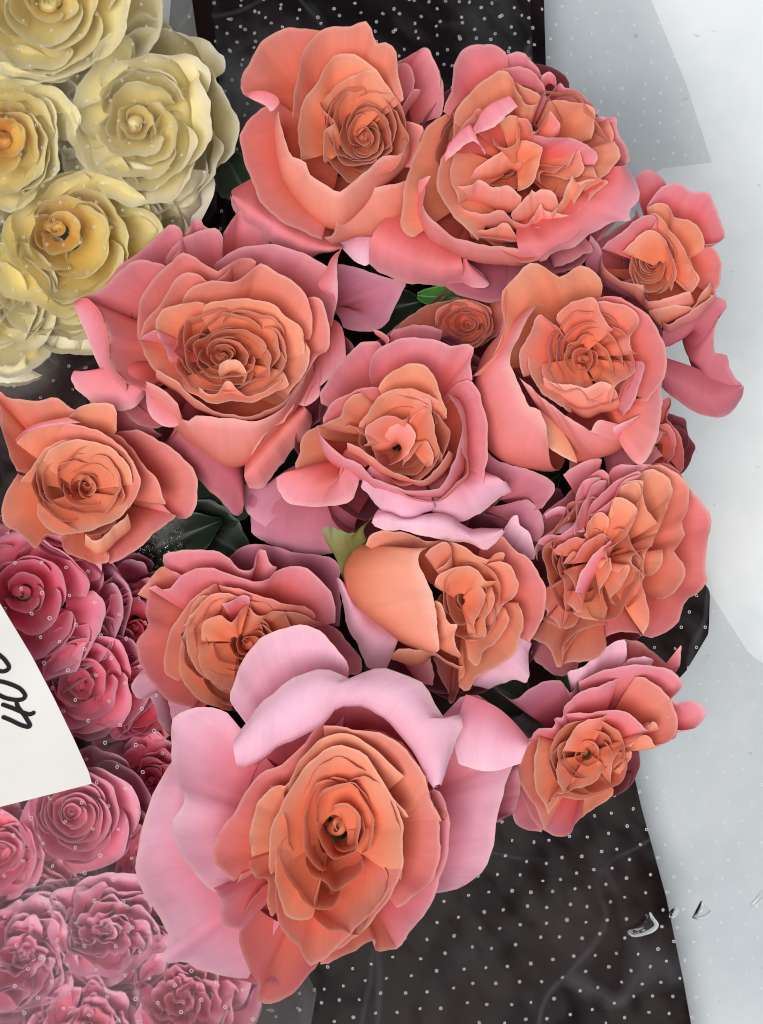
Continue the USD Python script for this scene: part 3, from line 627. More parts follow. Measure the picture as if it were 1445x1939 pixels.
rose('coral_rose', 'large pink and orange rose with long wavy petals fanned towards the right edge', (900, 820, .346), (650, 700), 0, 220, '''
K 0: 960,180 1040,165 1130,220 1176,310 1250,400 1287,460 1282,570 1250,750 1268,780 1240,850 1160,920 1090,1060 1040,1090 960,1117 920,1110
C 20: 920,210 1030,180 1120,230 1175,300 1160,410 1130,480 1147,570 1095,640 1135,700 1147,770 1090,870 1000,910
O 32: 905,215 1000,208 1075,280 1082,350 1040,430 1010,510 980,560
O 40: 780,320 820,280 890,280 930,380 960,440 1000,490
O 40: 785,320 850,260 922,270 900,380 870,470
O 46: 760,440 770,350 840,370 890,420 850,520 780,600 712,640 730,700 732,790
D 40: 1000,550 960,620 870,660 850,710 930,790 920,830 937,920 950,970 920,1100
O 36: 970,600 930,650 920,720 930,780 1000,740 1030,640
D 46: 770,780 840,730 830,800 800,850 740,900 770,950
D 42: 680,750 740,690 722,800 690,860 700,940
P 40: 540,560 550,400 600,260 680,240
P 20: 550,370 590,270 690,200 740,250 735,270
P 22: 735,270 740,210 800,165 890,175 980,175
P 42: 610,500 640,400 720,300 800,240 912,208 800,270 750,370 690,420 630,440
P 36: 340,600 380,560 480,560 540,490 580,400 640,290 720,260
P -12: 478,225 500,210 560,180 690,140 640,240 590,300 550,370 | -40: 520,290 550,270 600,250 670,230 640,290 600,350 570,390
Ln 2: 378,445 430,410 500,408 512,465 | -15: 390,470 430,450 480,450 500,490
L 15: 330,700 340,610 400,570 480,550 600,530 | -10: 335,650 380,570 450,520 500,500 590,490
O 32: 600,560 610,520 640,460 700,440 732,480 720,510
C 24: 500,720 540,680 590,610 680,560 740,570
C 30: 420,660 470,610 540,570 605,580
D 22: 470,720 520,660 560,640
C 30: 392,1002 388,850 432,840
C 30: 408,1010 440,1030 465,1072 492,930 490,840 470,780
C 32: 480,750 520,790 550,860 577,980 540,970 490,920
P 36: 550,870 600,720 680,640 742,590 | 12: 610,870 660,760 720,690 760,630
D 20: 370,1020 430,1050 500,1080 572,1010
O 20: 580,920 540,990 600,1010 690,1030 722,960
D 10: 300,1130 380,1160 462,1282 480,1170 640,1060
O 2: 468,1212 530,1140 640,1060 722,1050
K 2: 716,1120 760,1090 910,1112
D 10: 440,1270 560,1250 690,1222 722,1150
P -60: 300,1200 360,1270 440,1330 560,1300
P -40: 330,560 340,480 400,420 470,370 540,300
''', [dict(heart=(560, 700), ctr=(640, 730), rx=240, ry=330, h_in=-5, h_out=32, n=3, tone_in=.26, tone_out=.28, wild=0.95, counts=(2, 5), q_in=.2)], 20)

rose('coral_rose', 'rose with magenta back petals and deep orange heart, partly covered by the biggest rose', (240, 1000, .3322), (640, 650), -60, 210, '''
Wm -30: 580,160 660,110 780,95 900,120 1050,150 1180,180 1215,300 1210,560
P 20: 310,270 205,180 210,150 300,130 400,115 500,130 580,170 640,240 690,245 722,230 740,130 770,118 800,130 802,180 857,230
P 30: 125,345 170,325 230,350 270,310 330,260 450,230 570,250 680,290 800,300 870,240 950,215 1050,240 1130,320 1180,420 1187,540
C 10: 60,370 100,340 200,220 290,260
K 18: 130,350 105,470 120,550 65,650 70,760 130,870 230,970 380,1020
L -30: 85,820 30,912 60,967 140,970 170,1080 200,1130 262,1170
C 30: 520,320 400,380 310,480 250,600 208,810 300,870
O 36: 500,390 400,400 350,520 300,680 310,830 400,970 600,1040
O 42: 430,640 440,540 530,500 605,540 650,460 700,420
P 46: 540,425 570,420 650,390 702,402 | 30: 560,460 590,440 650,420 700,430
C 40: 530,320 700,370 850,410 1000,450 1072,490 1060,525
O 36: 700,420 770,500 850,480 950,480 1112,540
O 38: 350,560 340,680 400,800 520,900 640,960
P -20: 1080,540 1180,570 1262,640 1332,740 1342,802 1270,840
O 40: 420,660 410,700 440,820 500,900 600,950
D 38: 320,560 420,430 540,370 690,410
P -45: 150,990 180,1100 250,1180 340,1230
''', [dict(heart=(690, 650), ctr=(640, 690), rx=300, ry=300, h_in=0, h_out=34, n=5, tone_in=.16, tone_out=.2, wild=0.95, counts=(2, 6))], 21, guard=0.62)

rose('coral_rose', 'lower right rose seen half from the side, pink collar above orange petals', (900, 1180, .3772), (570, 650), -10, 190, '''
L 2: 460,275 470,240 550,210 650,130 742,83 757,180
L 8: 740,205 800,170 860,165 900,190
P 30: 520,290 620,250 750,215 860,205 960,230 1032,280 1030,330 985,370 975,400 1010,390 1100,388 1152,430 1155,470 1080,530 1000,540
Wm 8: 110,330 200,387 260,340 340,290 420,290 470,352 515,290
P 25: 280,580 310,530 390,520 400,470 440,482 460,410 520,350 620,310 722,283
C 30: 800,270 900,300 980,380 1000,570 920,612
P 10: 975,400 982,500 1007,560 920,617
P 36: 450,460 560,445 680,440 760,450 810,490 857,532 880,490 922,530
C 40: 440,640 480,560 560,490 672,460
C 24: 300,570 220,640 215,780 300,920 342,1040
P -12: 215,790 240,900 300,1000 370,1052 480,1057 530,980 600,930
O 22: 370,960 370,890 420,880 520,880 640,860 680,820 687,860 600,930 540,975
O 32: 310,570 300,700 310,850 362,940
C 38: 415,690 410,780 447,860 400,858 362,910
O 20: 680,740 770,660 782,640 770,690 725,772
O 30: 780,620 870,560 912,632
O 32: 920,530 900,500 872,500
O 36: 440,850 500,830 600,800 660,720
P -20: 1030,110 1030,180 1010,240 | -40: 960,200 980,230 980,280
O 34: 680,820 690,700 780,600 860,540
P -60: 110,560 100,700 130,840 200,990 330,1050
K -50: 730,75 830,100 930,180 990,220
''', [dict(heart=(545, 640), ctr=(565, 680), rx=190, ry=180, h_in=5, h_out=36, n=4, tone_in=.14, tone_out=.2, wild=1.05, counts=(2, 4))], 22, guard=0.5)

rose('pink_and_orange_rose', 'biggest rose in front, pale lilac pink outer petals round an orange oval heart', (240, 1180, .5398), (720, 740), 95, 260, '''
L 5: 385,300 360,280 370,230 400,150 440,80 500,35 570,15 660,15 730,80 770,140 777,180
L 34: 372,412 440,325 530,225 600,185 690,163 750,178 777,202 820,170 900,160 970,180 1050,220 1088,295 1122,350 1174,325 1177,370 1135,470 1098,570 | 64: 374,440 440,400 520,330 600,275 690,240 760,232 800,235 850,228 920,248 1005,305 1070,385 1100,470 1092,565 | 50: 385,497 440,490 510,445 600,395 690,345 740,300 790,287 850,297 930,355 1000,440 1045,510 1065,560 1078,578 | 0: 392,480 450,465 520,415 610,360 700,315 760,285 800,270 850,275 940,330 1010,410 1055,490 1075,540 1090,575
L 12: 355,320 300,297 220,300 165,330 158,420 165,540 205,620 170,680 165,760 200,830 270,910 305,945
L -20: 165,480 100,580 60,700 35,800 50,930 110,1030 150,1100 128,1197 200,1180 220,1207 300,1230 425,1247
K 40: 690,340 560,480 440,560 400,620 350,700 302,812 370,907 400,880
P 22: 305,930 330,970 328,1022 400,1080
L -35: 1170,260 1250,260 1330,330 1413,412 1340,520 1310,640 1285,780 1230,890 1150,937 1060,945
Ln -18: 1382,490 1270,520 1165,492 | -6: 1402,440 1280,420 1150,400 | -25: 1413,412 1290,290 1190,250
Pm -65: 1378,480 1372,620 1350,670 1310,692
C 36: 840,370 930,400 1000,460 1050,530 1062,620 1107,692 1122,640
P 20: 1080,580 1117,620 1130,720 1120,850 1085,930 1060,1000 1000,1080 960,1132 880,1132
K 30: 1060,600 1097,690 1100,800 1080,880 950,1000
C 46: 690,360 800,370 900,390 960,430 1020,490 1057,570 1062,640
O 50: 500,570 560,570 620,460 700,400 780,390 860,430 930,500 972,540
O 52: 440,820 430,740 460,640 500,580 562,570
O 56: 500,880 510,720 560,600 600,540 700,440 780,430 850,480 900,560 960,640 987,670 950,692
O 50: 860,490 920,590 960,680 972,800 960,900
C 46: 520,880 525,1000 560,1100 610,1140 630,1202 700,1170 800,1080 900,970 950,870
C 26: 680,1197 780,1160 870,1110 877,1142 960,1132
Kl -20: 480,930 420,1000 393,1090 420,1190 462,1270 458,1322 550,1317 620,1260 672,1195
D 36: 430,830 450,890 492,900 490,960 510,1030
O 50: 530,760 520,900 560,1020 640,1040 660,960
C 44: 960,720 965,850 900,1000 790,1110 700,1170
P -45: 300,1200 420,1260 560,1280
''', [dict(heart=(745, 710), ctr=(745, 765), rx=205, ry=290, h_in=6, h_out=46, n=4, tone_in=.16, tone_out=.24, wild=0.85, counts=(2, 5))], 23)

rose('coral_rose', 'dull pink rose almost hidden at the right edge, only a few outer petals showing', (880, 300, .391), (930, 1400), -120, 130, '''
K 0: 945,1180 1005,1160 985,1260 1030,1330 1062,1420 1055,1520
K 10: 930,1300 980,1290 1020,1350 1010,1440 980,1480
P 5: 860,1420 890,1400 910,1430 900,1480
K 0: 870,1500 900,1560 980,1570 1040,1530
''', [dict(heart=(930, 1400), ctr=(930, 1400), rx=70, ry=90, h_in=-5, h_out=8, n=3, tone_in=.4, tone_out=.5, wild=.8, counts=(2, 4))], 24, guard=0.5)
# ---------------------------------------------------------------- the yellow bouquet (upper left) and the deep pink one (lower left)
def plain_rose(name, label, group, material, hx, hy, r, z0, seed, tones, lean=(0, 0), outer=2, wild=1.15, squash=1.0, rot=0.0, n=4, h=(0, 30), cnt=(2, 4)):
    P = thing(name, at([hx, hy, z0 - .95 * r]), label, 'rose', group)
    ctr = np.array([hx + lean[0], hy + lean[1]])
    core(P, material, (hx, hy), ctr, r * .62, r * .62 * squash, z0, h[0], h[1], n, tones[0], tones[1], seed, rot=rot, wild=wild, counts=cnt)
    core(P, material, ctr, ctr + np.array(lean) * .5, r, r * squash, z0, h[1] - 5, -25, outer, tones[1] + .1, tones[2], seed + 1, rot=rot, wild=.7 * wild, counts=(5, 6), q_in=.78, tip=.6)
    under(P, ctr, z0, r, ctr + [0, 0], seed + 2)
    return P

YZ = -95
yg, pg = None, None
plain_rose('yellow_rose', 'large cream and apricot rose at the top left corner under the film', yg, YELLOW, 95, 5, 205, YZ + 15, 41, (0.62, 0.74, 0.94), wild=.7)
plain_rose('yellow_rose', 'bright lemon rose with upright petals next to the fold of the film', yg, YELLOW, 255, 235, 175, YZ, 42, (0.66, 0.8, 0.97), lean=(15, -5), wild=1.55)
plain_rose('yellow_rose', 'white petalled rose with an orange heart cut by the left edge of the picture', yg, YELLOW, 5, 265, 165, YZ + 5, 43, (0.08, 0.64, 0.98), wild=1.35)
plain_rose('yellow_rose', 'peach yellow rose with an apricot heart just above the left coral rose', yg, YELLOW, 105, 430, 190, YZ - 5, 44, (0.23, 0.56, 0.98), lean=(30, 30), wild=1.25, outer=3)
plain_rose('yellow_rose', 'greenish cream rose low at the left edge above the dark leaves', yg, YELLOW, -10, 555, 150, YZ - 40, 45, (0.54, 0.74, 0.98), wild=.9)
def loose(path, material, tone, rows, seed, name='petal', **k):
    return petal(path, material, [np.array(r, float) for r in rows], tone, np.random.default_rng(seed), name=name, **k)
P = thing('yellow_rose', at([330, 330, YZ - 120]), 'pale grey green outer rose pressed against the edge of the film beside the black sheet', 'rose', yg)
for k, rows in enumerate([
    [[[225, 330, YZ - 90], [260, 370, YZ - 100], [300, 420, YZ - 110]], [[235, 300, YZ - 40], [300, 350, YZ - 40], [340, 410, YZ - 60]], [[260, 330, YZ - 20], [330, 320, YZ - 25], [400, 330, YZ - 60], [390, 400, YZ - 70], [350, 440, YZ - 80]]],
    [[[290, 260, YZ - 90], [300, 180, YZ - 90], [320, 130, YZ - 95]], [[320, 270, YZ - 50], [345, 190, YZ - 50], [345, 120, YZ - 55]], [[330, 300, YZ - 60], [385, 260, YZ - 62], [392, 190, YZ - 64], [370, 130, YZ - 66], [330, 100, YZ - 68]]],
    [[[200, 350, YZ - 100], [240, 400, YZ - 100], [260, 470, YZ - 110]], [[200, 330, YZ - 40], [280, 400, YZ - 45], [290, 480, YZ - 60]], [[190, 350, YZ - 30], [250, 350, YZ - 25], [300, 400, YZ - 45], [300, 460, YZ - 60], [250, 500, YZ - 60]]]]):
    loose(P, YELLOW, .92, rows, 460 + k)
core(P, YELLOW, (330, 250), (325, 270), 45, 60, YZ - 45, 0, 10, 3, .7, .85, 468, counts=(2, 4))
P = thing('yellow_rose', at([130, 620, YZ - 190]), 'cream rose with long drooping outer petals beside the broad left coral rose', 'rose', yg)
for k, rows in enumerate([
    [[[130, 530, YZ - 100], [170, 540, YZ - 95], [260, 500, YZ - 90]], [[100, 560, YZ - 60], [170, 545, YZ - 50], [270, 500, YZ - 50]], [[40, 605, YZ - 80], [90, 650, YZ - 80], [140, 670, YZ - 80], [190, 650, YZ - 80], [240, 580, YZ - 80]]],
    [[[90, 470, YZ - 100], [100, 530, YZ - 100], [110, 580, YZ - 110]], [[60, 480, YZ - 70], [70, 550, YZ - 70], [80, 600, YZ - 80]], [[20, 500, YZ - 90], [10, 570, YZ - 90], [30, 640, YZ - 95], [80, 640, YZ - 100]]],
    [[[80, 640, YZ - 130], [60, 680, YZ - 130], [20, 690, YZ - 130]], [[50, 690, YZ - 110], [20, 700, YZ - 110], [-10, 700, YZ - 110]], [[80, 710, YZ - 120], [30, 725, YZ - 120], [-30, 720, YZ - 120]]]]):
    loose(P, YELLOW, .85, rows, 470 + k)

PZ = -110
plain_rose('deep_pink_rose', 'deep pink rose with large smooth petals above the price card', pg, ROSE, 40, 1120, 175, PZ, 51, (0.49, 0.64, 0.84), lean=(20, 15), wild=.7, outer=3)
plain_rose('deep_pink_rose', 'deep pink rose peeping out beside the right edge of the price card', pg, ROSE, 150, 1300, 120, PZ - 20, 52, (0.33, 0.54, 0.86), lean=(10, -10), wild=1.25, outer=3)
plain_rose('deep_pink_rose', 'round spiral pink rose directly below the corner of the price card', pg, ROSE, 135, 1535, 135, PZ + 25, 53, (0.64, 0.74, 0.92), lean=(12, 10), wild=.5, outer=2, n=7)
plain_rose('deep_pink_rose', 'pink rose lying in shade between the card and the big pale pink rose', pg, ROSE, 265, 1330, 110, PZ - 70, 54, (0.33, 0.54, 0.69), wild=1.15)
plain_rose('deep_pink_rose', 'frilly pink rose cut by the left edge below the card', pg, ROSE, 0, 1610, 110, PZ + 10, 55, (0.54, 0.69, 0.94), wild=1.45)
plain_rose('light_pink_rose', 'misty light pink rose low in the bottom left under the fogged film', pg, ROSE, 205, 1760, 150, PZ + 20, 56, (0.94, 0.98, 0.98), wild=2.0, squash=.8, n=5, cnt=(4, 8), outer=3)
plain_rose('light_pink_rose', 'misty pink rose in the bottom left corner with a ragged outline', pg, ROSE, 50, 1810, 140, PZ + 10, 57, (0.89, 0.98, 0.98), wild=1.85, n=5, cnt=(4, 8), outer=3)
plain_rose('light_pink_rose', 'dusky pink rose at the bottom edge under the large front rose', pg, ROSE, 350, 1880, 140, PZ - 10, 58, (0.64, 0.76, 0.89), wild=2.0, n=5, cnt=(4, 8), outer=3)
plain_rose('light_pink_rose', 'pink rose at the bottom edge mostly outside the picture', pg, ROSE, 160, 1945, 130, PZ, 59, (0.74, 0.84, 0.98), wild=2.0, n=5, cnt=(4, 8), outer=3)

for k, (x, y, rr, zz, lab) in enumerate([(255, 1190, 120, -75, 'dim pink rose at the top right edge of the fogged film below the orange rose'), (285, 1480, 115, -80, 'shaded pink rose squeezed in beside the left petals of the biggest rose'), (300, 1660, 120, -25, 'soft pink rose low beside the lower left petals of the biggest rose'), (70, 1700, 120, -20, 'soft pink rose between the frilly rose and the bottom left corner')]):
    plain_rose('deep_pink_rose', lab, pg, ROSE, x, y, rr, PZ + zz, 140 + k, (.45, .6, .85), wild=1.6, n=4, cnt=(3, 6), outer=3)
# ---------------------------------------------------------------- foliage in the gaps
def leaf(label, p0, p1, width, h0, h1, material, seed, category='leaf', name='rose_leaf', droop=15, h_mid=0):
    rng = np.random.default_rng(seed)
    p0, p1 = np.array(p0, float), np.array(p1, float)
    e = p1 - p0; L = np.linalg.norm(e); e /= L; n = np.array([-e[1], e[0]])
    P = thing(name, at([*p0, h0]), label, category)
    f = np.linspace(0, 1, 12)
    wid = width * np.sin(np.pi * np.clip(f, .02, .985) ** .8) ** .8
    rows = []
    for k, t in enumerate(f):
        w = np.linspace(-1, 1, 7)
        serr = 1 + (.06 if k % 2 else -.03)
        rows.append(np.stack([p0[0] + e[0] * L * t + n[0] * w * wid[k] * serr, p0[1] + e[1] * L * t + n[1] * w * wid[k] * serr, h0 + (h1 - h0) * t + h_mid * math.sin(math.pi * t) + droop * (np.abs(w) - .5) ], 1))
    petal(P, material, rows, .5, rng, nu=13, nv=20, ruffle=1.2, th=.0005, name='blade', edge=0)
    part(P, 'midrib', tube(at([*p0, h0 - 8]), at([*p1, h1 - 10]), .0009, .0004, n=6), material)
    return P
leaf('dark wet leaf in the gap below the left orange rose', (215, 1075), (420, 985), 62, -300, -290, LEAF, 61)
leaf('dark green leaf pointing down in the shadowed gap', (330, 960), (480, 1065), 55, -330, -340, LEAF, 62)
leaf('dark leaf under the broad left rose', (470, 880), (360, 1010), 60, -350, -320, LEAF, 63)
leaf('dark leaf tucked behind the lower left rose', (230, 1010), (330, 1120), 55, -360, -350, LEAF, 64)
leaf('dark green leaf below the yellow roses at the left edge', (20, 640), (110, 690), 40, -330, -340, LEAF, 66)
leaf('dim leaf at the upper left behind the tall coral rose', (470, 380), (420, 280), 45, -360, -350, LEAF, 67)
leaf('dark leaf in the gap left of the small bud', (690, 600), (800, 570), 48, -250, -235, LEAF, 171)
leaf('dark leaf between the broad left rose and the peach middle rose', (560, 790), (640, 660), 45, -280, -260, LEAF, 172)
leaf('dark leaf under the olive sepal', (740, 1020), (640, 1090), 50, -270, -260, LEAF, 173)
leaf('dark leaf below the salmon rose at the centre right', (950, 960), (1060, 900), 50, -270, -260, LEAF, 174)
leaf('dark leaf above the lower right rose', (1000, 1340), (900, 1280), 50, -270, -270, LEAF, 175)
leaf('fresh green leaf glimpsed above the small bud', (790, 560), (970, 570), 26, -190, -170, BRIGHT, 68)
P = thing('rose_sepal', at([655, 1060, -60]), 'olive green sepal curling out beside the bright orange rose', 'sepal')
T9 = (600, 960, .3183)
rows = [np.hstack([parse(t, T9), np.full((5, 1), h)]) for h, t in ((-60, '150,420 160,380 170,340 180,320 200,290'), (-30, '100,270 140,280 190,260 240,230 290,190'), (-8, '45,180 100,190 160,190 210,180 280,120'), (-2, '30,140 80,112 150,142 225,152 330,55'))]
loose(P, SEPAL, .5, rows, 70, name='blade', edge=0.6)
part(P, 'midrib', tube(at([650, 1075, -70]), at([668, 1005, -12]), .0007, .0004, n=6), SEPAL)

# ---------------------------------------------------------------- black sheet
sheet = Polygon([(330, -80), (1028, -80), (1034, 130), (1120, 500), (1190, 900), (1345, 1120), (1342, 1200), (1300, 1270), (1230, 1345), (1190, 1420), (1215, 1530), (1262, 1700), (1295, 1860), (1330, 2060), (-120, 2060), (-120, 500), (300, 300)]).buffer(-25).buffer(25)
sx = lambda x, y: H_SHEET + 26 * fb(x, y, 160, 3) + 7 * fb(x, y, 45, 5)
v, f = grid_mesh(sheet, 12, sx)
P = usdkit.mesh(stage, '/World/black_plastic_sheet', (v, f), BLACK, True)
tag(P.GetPrim(), 'glossy black plastic sheet lying under the bouquets on the pale table', 'plastic sheet')

# ---------------------------------------------------------------- perforated clear films
def film(label, poly, hfun, material, spacing, angle, jitter, seed, hole=None, step=9, dots=None, dot_r=3.0, passes=1, group=None, rim=None):
    region = poly if hole is None else poly.difference(hole)
    cx, cy = region.centroid.x, region.centroid.y
    P = thing('clear_film', at([cx, cy, float(hfun(np.array([cx]), np.array([cy]))[0])]), label, 'plastic film', group)
    part(P, 'sheet', grid_mesh(poly, step, hfun, hole), material)
    rng = np.random.default_rng(seed)
    x0, y0, x1, y1 = region.bounds
    V, F = [], []
    k1, k2 = 8, 4
    for ps in range(passes):
        a = angle + .5 * ps
        ext = max(x1 - x0, y1 - y0) * .8
        g = np.arange(-ext, ext, spacing)
        U, W = np.meshgrid(g, g); W = W + (np.arange(U.shape[1]) % 2)[None, :] * spacing / 2
        X = (x0 + x1) / 2 + U * math.cos(a) - W * math.sin(a); Y = (y0 + y1) / 2 + U * math.sin(a) + W * math.cos(a)
        X, Y = X.ravel(), Y.ravel()
        X = X + jitter * 60 * fb(X, Y, 300, seed + 1) + rng.normal(size=X.shape) * jitter; Y = Y + jitter * 60 * fb(X, Y, 300, seed + 2) + rng.normal(size=X.shape) * jitter
        keep = contains_xy((dots if dots is not None else region), X, Y) & (X > -60) & (X < 1510) & (Y > -60) & (Y < 2000)
        X, Y = X[keep], Y[keep]
        Hh = hfun(X, Y) + 1.2 + 0.4 * ps
        for x, y, h in zip(X, Y, Hh):
            r, t = dot_r * rng.uniform(.85, 1.15), .32 * dot_r
            el, ph = rng.uniform(.72, 1.0), rng.uniform(0, 3.14)
            A, B = np.meshgrid(np.arange(k1) / k1 * 6.2832, np.arange(k2) / k2 * 6.2832, indexing='ij')
            rx = (r + t * np.cos(B)) * np.cos(A); ry = (r + t * np.cos(B)) * np.sin(A) * el
            q = np.stack([x + rx * math.cos(ph) - ry * math.sin(ph), y + rx * math.sin(ph) + ry * math.cos(ph), h + t * np.sin(B)], -1).reshape(-1, 3)
            i = np.arange(k1 * k2).reshape(k1, k2) + len(V) * k1 * k2
            F.append(np.stack([i, np.roll(i, -1, 0), np.roll(np.roll(i, -1, 0), -1, 1), np.roll(i, -1, 1)], -1).reshape(-1, 4))
            V.append(q)
    part(P, 'perforation_rims', (at(np.concatenate(V)), np.concatenate(F)), rim or RIM, True, kind='stuff')
    return P

FILM_CLEAR = film_look('clear_film', (0.80, 0.81, 0.82), 0, (0.75, 0.8, 0.84), bump=0.25, rough=.3, haze_ramp=[(.6, .0), (.7, .006), (.8, .03)], crease=.06)  # faint haze streaks are glare painted into the film
FILM_TOP = film_look('crumpled_film', (0.90, 0.91, 0.92), 0, (0.75, 0.8, 0.84), bump=0.25, rough=.3, haze_ramp=[(.44, .0), (.54, .035), (.62, .16), (.75, .24)])  # grey haze patches stand for glare painted on the film folds
FILM_MIST = film_look('misted_film', (0.99, 0.99, 0.97), 0, (0.92, 0.91, 0.86), bump=0.3, rough=.3, haze_ramp=[(.4, .01), (.55, .05), (.68, .18), (.8, .3)], crease=.22, refr=.07)

heads = Polygon([(520, 120), (820, 150), (1060, 160), (1180, 330), (1300, 480), (1300, 640), (1200, 800), (1260, 950), (1230, 1150), (1160, 1260), (1180, 1380), (1060, 1480), (900, 1520), (760, 1660), (560, 1700), (380, 1600), (350, 1250), (270, 1040), (120, 960), (240, 620), (480, 440)])
coral_film = Polygon([(395, -80), (1200, -80), (1300, 160), (1348, 308), (1245, 320), (1230, 420), (1250, 900), (1330, 1100), (1420, 1240), (1520, 1300), (1520, 2040), (560, 2040), (420, 1850), (300, 1500), (190, 1060), (140, 700), (300, 560), (420, 380)])
HF = lambda x, y: H_SHEET + 75 + 70 * fb(x, y, 260, 11) + 16 * fb(x, y, 80, 12)
film('perforated clear film round the coral roses, spread over the black sheet and table', coral_film, HF, FILM_CLEAR, 37, .35, 2.2, 81, hole=heads.buffer(-30), dot_r=2.4)
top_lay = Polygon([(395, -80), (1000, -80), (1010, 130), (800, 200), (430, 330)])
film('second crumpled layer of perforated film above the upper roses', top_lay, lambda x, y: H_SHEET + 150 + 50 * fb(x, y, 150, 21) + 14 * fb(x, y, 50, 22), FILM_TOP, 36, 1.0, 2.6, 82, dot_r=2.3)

yfilm = Polygon([(-80, -80), (352, -80), (372, 60), (400, 180), (412, 290), (410, 400), (360, 470), (250, 560), (190, 690), (150, 800), (-80, 800)])
def hy(x, y):
    d = np.array(distance(yfilm.exterior, shp_points(np.asarray(x, float), np.asarray(y, float))))
    return YZ + 62 - 190 * np.exp(-d / 55.0) - .18 * np.clip(np.asarray(y) - 350, 0, None) + 30 * fb(x, y, 120, 31) + 9 * fb(x, y, 40, 32)
film('misted perforated film drawn tight over the yellow roses', yfilm, hy, FILM_MIST, 44, .6, 3.0, 83, dot_r=2.4, rim=RIM_SOFT)

pfilm = Polygon([(-80, 960), (60, 975), (170, 1040), (260, 1090), (320, 1210), (350, 1400), (330, 1560), (350, 1620), (410, 1710), (560, 1800), (600, 1880), (570, 2040), (-80, 2040)])
def hp(x, y):
    d = np.array(distance(pfilm.exterior, shp_points(np.asarray(x, float), np.asarray(y, float))))
    return PZ + 70 - 120 * np.exp(-d / 45.0) + 26 * fb(x, y, 140, 41) + 8 * fb(x, y, 45, 42)
film('perforated film over the deep pink roses, fogged white towards the bottom of the picture', pfilm, hp, FILM_FOG, 47, .75, 2.0, 84, dot_r=3.0, rim=RIM_SOFT)

# ---------------------------------------------------------------- price card with its handwritten figures
CARD = mat('card', {'pos': ('geometry', {}), 'n': ('noise_texture', {'scale': 35.0, 'detail': 3.0}), 'r': ('rgb_ramp', {'ramp': [(.3, (0.58, 0.57, 0.54)), (.7, (0.64, 0.63, 0.61))]}), 'p': ('principled_bsdf', {'roughness': 0.45})},
           [('pos.position', 'n.vector'), ('n.fac', 'r.fac'), ('r.color', 'p.base_color')], surface='p.BSDF')
INK = mat('marker_ink', {'p': ('principled_bsdf', {'base_color': (0.012, 0.008, 0.010), 'roughness': 0.6, 'specular_ior_level': 0.1})}, surface='p.BSDF')
hc = lambda x, y: PZ + 100 + .02 * (np.asarray(x) + 100) + 6 * np.sin(np.asarray(y) / 130.)
card = Polygon([(-260, 1010), (-30, 1090), (0, 1143), (60, 1242), (102, 1322), (140, 1400), (168, 1462), (174, 1484), (100, 1503), (0, 1528), (-120, 1556), (-260, 1585)])
va, fa = grid_mesh(card, 8, hc)
P = thing('price_card', at([20, 1350, float(hc(20, 1350))]), 'white price card with handwritten black figures lying on the film over the pink roses', 'price card')
vb = va.copy(); vb[:, 2] -= .0006
e = trimesh.Trimesh(va, np.vstack([fa[:, [0, 1, 2]], fa[:, [0, 2, 3]]]), process=False)
ed = e.edges[trimesh.grouping.group_rows(e.edges_sorted, require_count=1)]
N = len(va)
part(P, 'card', (np.vstack([va, vb]), np.vstack([fa, fa[:, ::-1] + N, np.stack([ed[:, 1], ed[:, 0], ed[:, 0] + N, ed[:, 1] + N], 1)])), CARD, 30)
def stroke(name, text):
    line = resample(parse(text, (0, 1120, .2217)), 40)
    d = np.gradient(line, axis=0); d /= np.linalg.norm(d, axis=1, keepdims=True)
    n = np.stack([-d[:, 1], d[:, 0]], 1)
    w = 4.1 + .5 * np.sin(np.arange(40) * .5)
    from shapely.geometry import LineString
    shp = LineString(line).buffer(4.0, quad_segs=6)
    vv, ff = trimesh.creation.triangulate_polygon(shp.simplify(.15), engine='earcut')
    top = np.column_stack([vv, hc(vv[:, 0], vv[:, 1]) + 2.2]); low = np.column_stack([vv, hc(vv[:, 0], vv[:, 1]) + .6])
    m = trimesh.Trimesh(np.vstack([top, low]), np.vstack([ff, ff[:, ::-1] + len(vv)]), process=False)
    t2 = trimesh.Trimesh(top, ff, process=False)
    eb = t2.edges[trimesh.grouping.group_rows(t2.edges_sorted, require_count=1)]
    k = len(vv)
    F = np.vstack([m.faces, np.stack([eb[:, 1], eb[:, 0], eb[:, 0] + k], 1), np.stack([eb[:, 1], eb[:, 0] + k, eb[:, 1] + k], 1)])
    part(P, name, (at(m.vertices), F), INK, False)
stroke('digit_four', '28,1075 90,1100 160,1135 220,1155 252,1152 245,1120 200,1050 160,1000 140,955')
stroke('digit_four_bar', '25,968 100,995 180,1030 240,1050 285,1038')
stroke('digit_zero', '-60,770 0,768 80,790 160,825 205,870 212,905 180,925 110,925 30,905 -40,870 -110,830 -110,790 -60,770')
stroke('second_zero', '-110,480 -40,520 20,565 65,620 75,655 50,678 0,682 -60,660 -130,610 -160,540 -110,480')

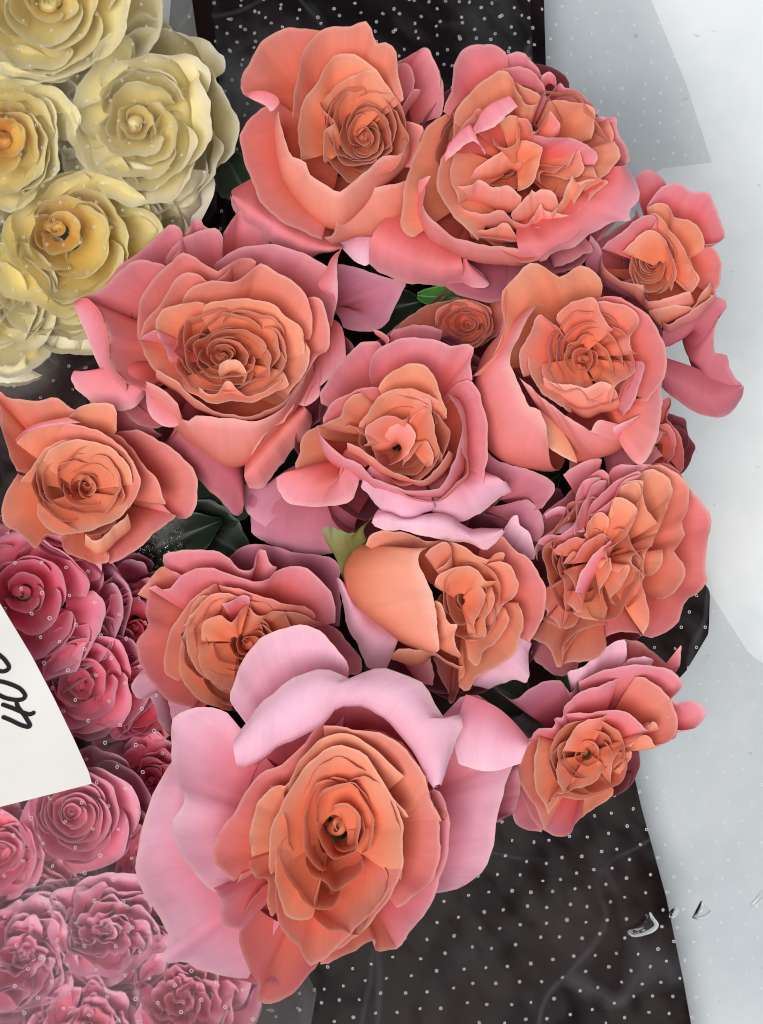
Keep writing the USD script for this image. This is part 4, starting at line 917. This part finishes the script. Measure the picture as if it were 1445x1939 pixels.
# ---------------------------------------------------------------- water drops
def drop(label, outline, h, tall, name='water_drop'):
    poly = resample(np.array(outline + [outline[0]], float), 33)[:-1]
    c = poly.mean(0)
    rows = []
    for a in np.linspace(0, math.pi / 2, 7)[:-1]:
        q = c + (poly - c) * math.cos(a)
        rows.append(np.column_stack([q, np.full(32, h + tall * math.sin(a))]))
    V = np.vstack(rows + [np.array([[*c, h + tall]]), np.array([[*c, h - .5]])])
    i = np.arange(6 * 32).reshape(6, 32)
    F = np.stack([i[:-1], np.roll(i[:-1], -1, 1), np.roll(i[1:], -1, 1), i[1:]], -1).reshape(-1, 4)
    F = np.vstack([F[:, [0, 1, 2]], F[:, [0, 2, 3]], np.stack([i[5], np.roll(i[5], -1), np.full(32, 192)], 1), np.stack([np.roll(i[0], -1), i[0], np.full(32, 193)], 1)])
    m = usdkit.mesh(stage, numbered('/World', name), (at(V), F), DROP, True)
    tag(m.GetPrim(), label, 'water drop')
top = lambda x, y: float(HF(np.array([x]), np.array([y]))[0]) + 1
drop('largest water drop, long and curved, on the film over the black sheet', [(1184, 1762), (1198, 1757), (1216, 1742), (1232, 1726), (1238, 1735), (1248, 1748), (1243, 1762), (1224, 1774), (1198, 1777)], top(1215, 1752), 22)
drop('small round water drop on the edge of the black sheet', [(1265, 1733), (1272, 1722), (1284, 1719), (1285, 1730), (1276, 1739), (1268, 1740)], top(1275, 1730), 13)
drop('three cornered water drop on the grey film over the table', [(1310, 1738), (1320, 1718), (1328, 1704), (1340, 1712), (1351, 1723), (1345, 1734), (1328, 1742)], top(1330, 1725), 20)
drop('slanted water drop at the right edge of the picture', [(1419, 1715), (1430, 1700), (1446, 1684), (1450, 1695), (1436, 1710), (1424, 1719)], top(1435, 1700), 9)
rng = np.random.default_rng(90)
V, F = [], []
for k in range(150):
    b = trimesh.creation.icosphere(1, .0004 + .0008 * rng.random() ** 3)
    x, y = 215 + 130 * rng.random(), 985 + 110 * rng.random()
    b.apply_scale((1, 1, .6)); b.apply_translation(at([x, y, -272 + 10 * rng.random()]))
    V.append(b.vertices); F.append(b.faces + 42 * k)
m = usdkit.mesh(stage, '/World/dew', (np.vstack(V), np.vstack(F)), DROP, True)
tag(m.GetPrim(), 'fine dew drops scattered on the dark leaves in the gap', 'dew', kind='stuff')
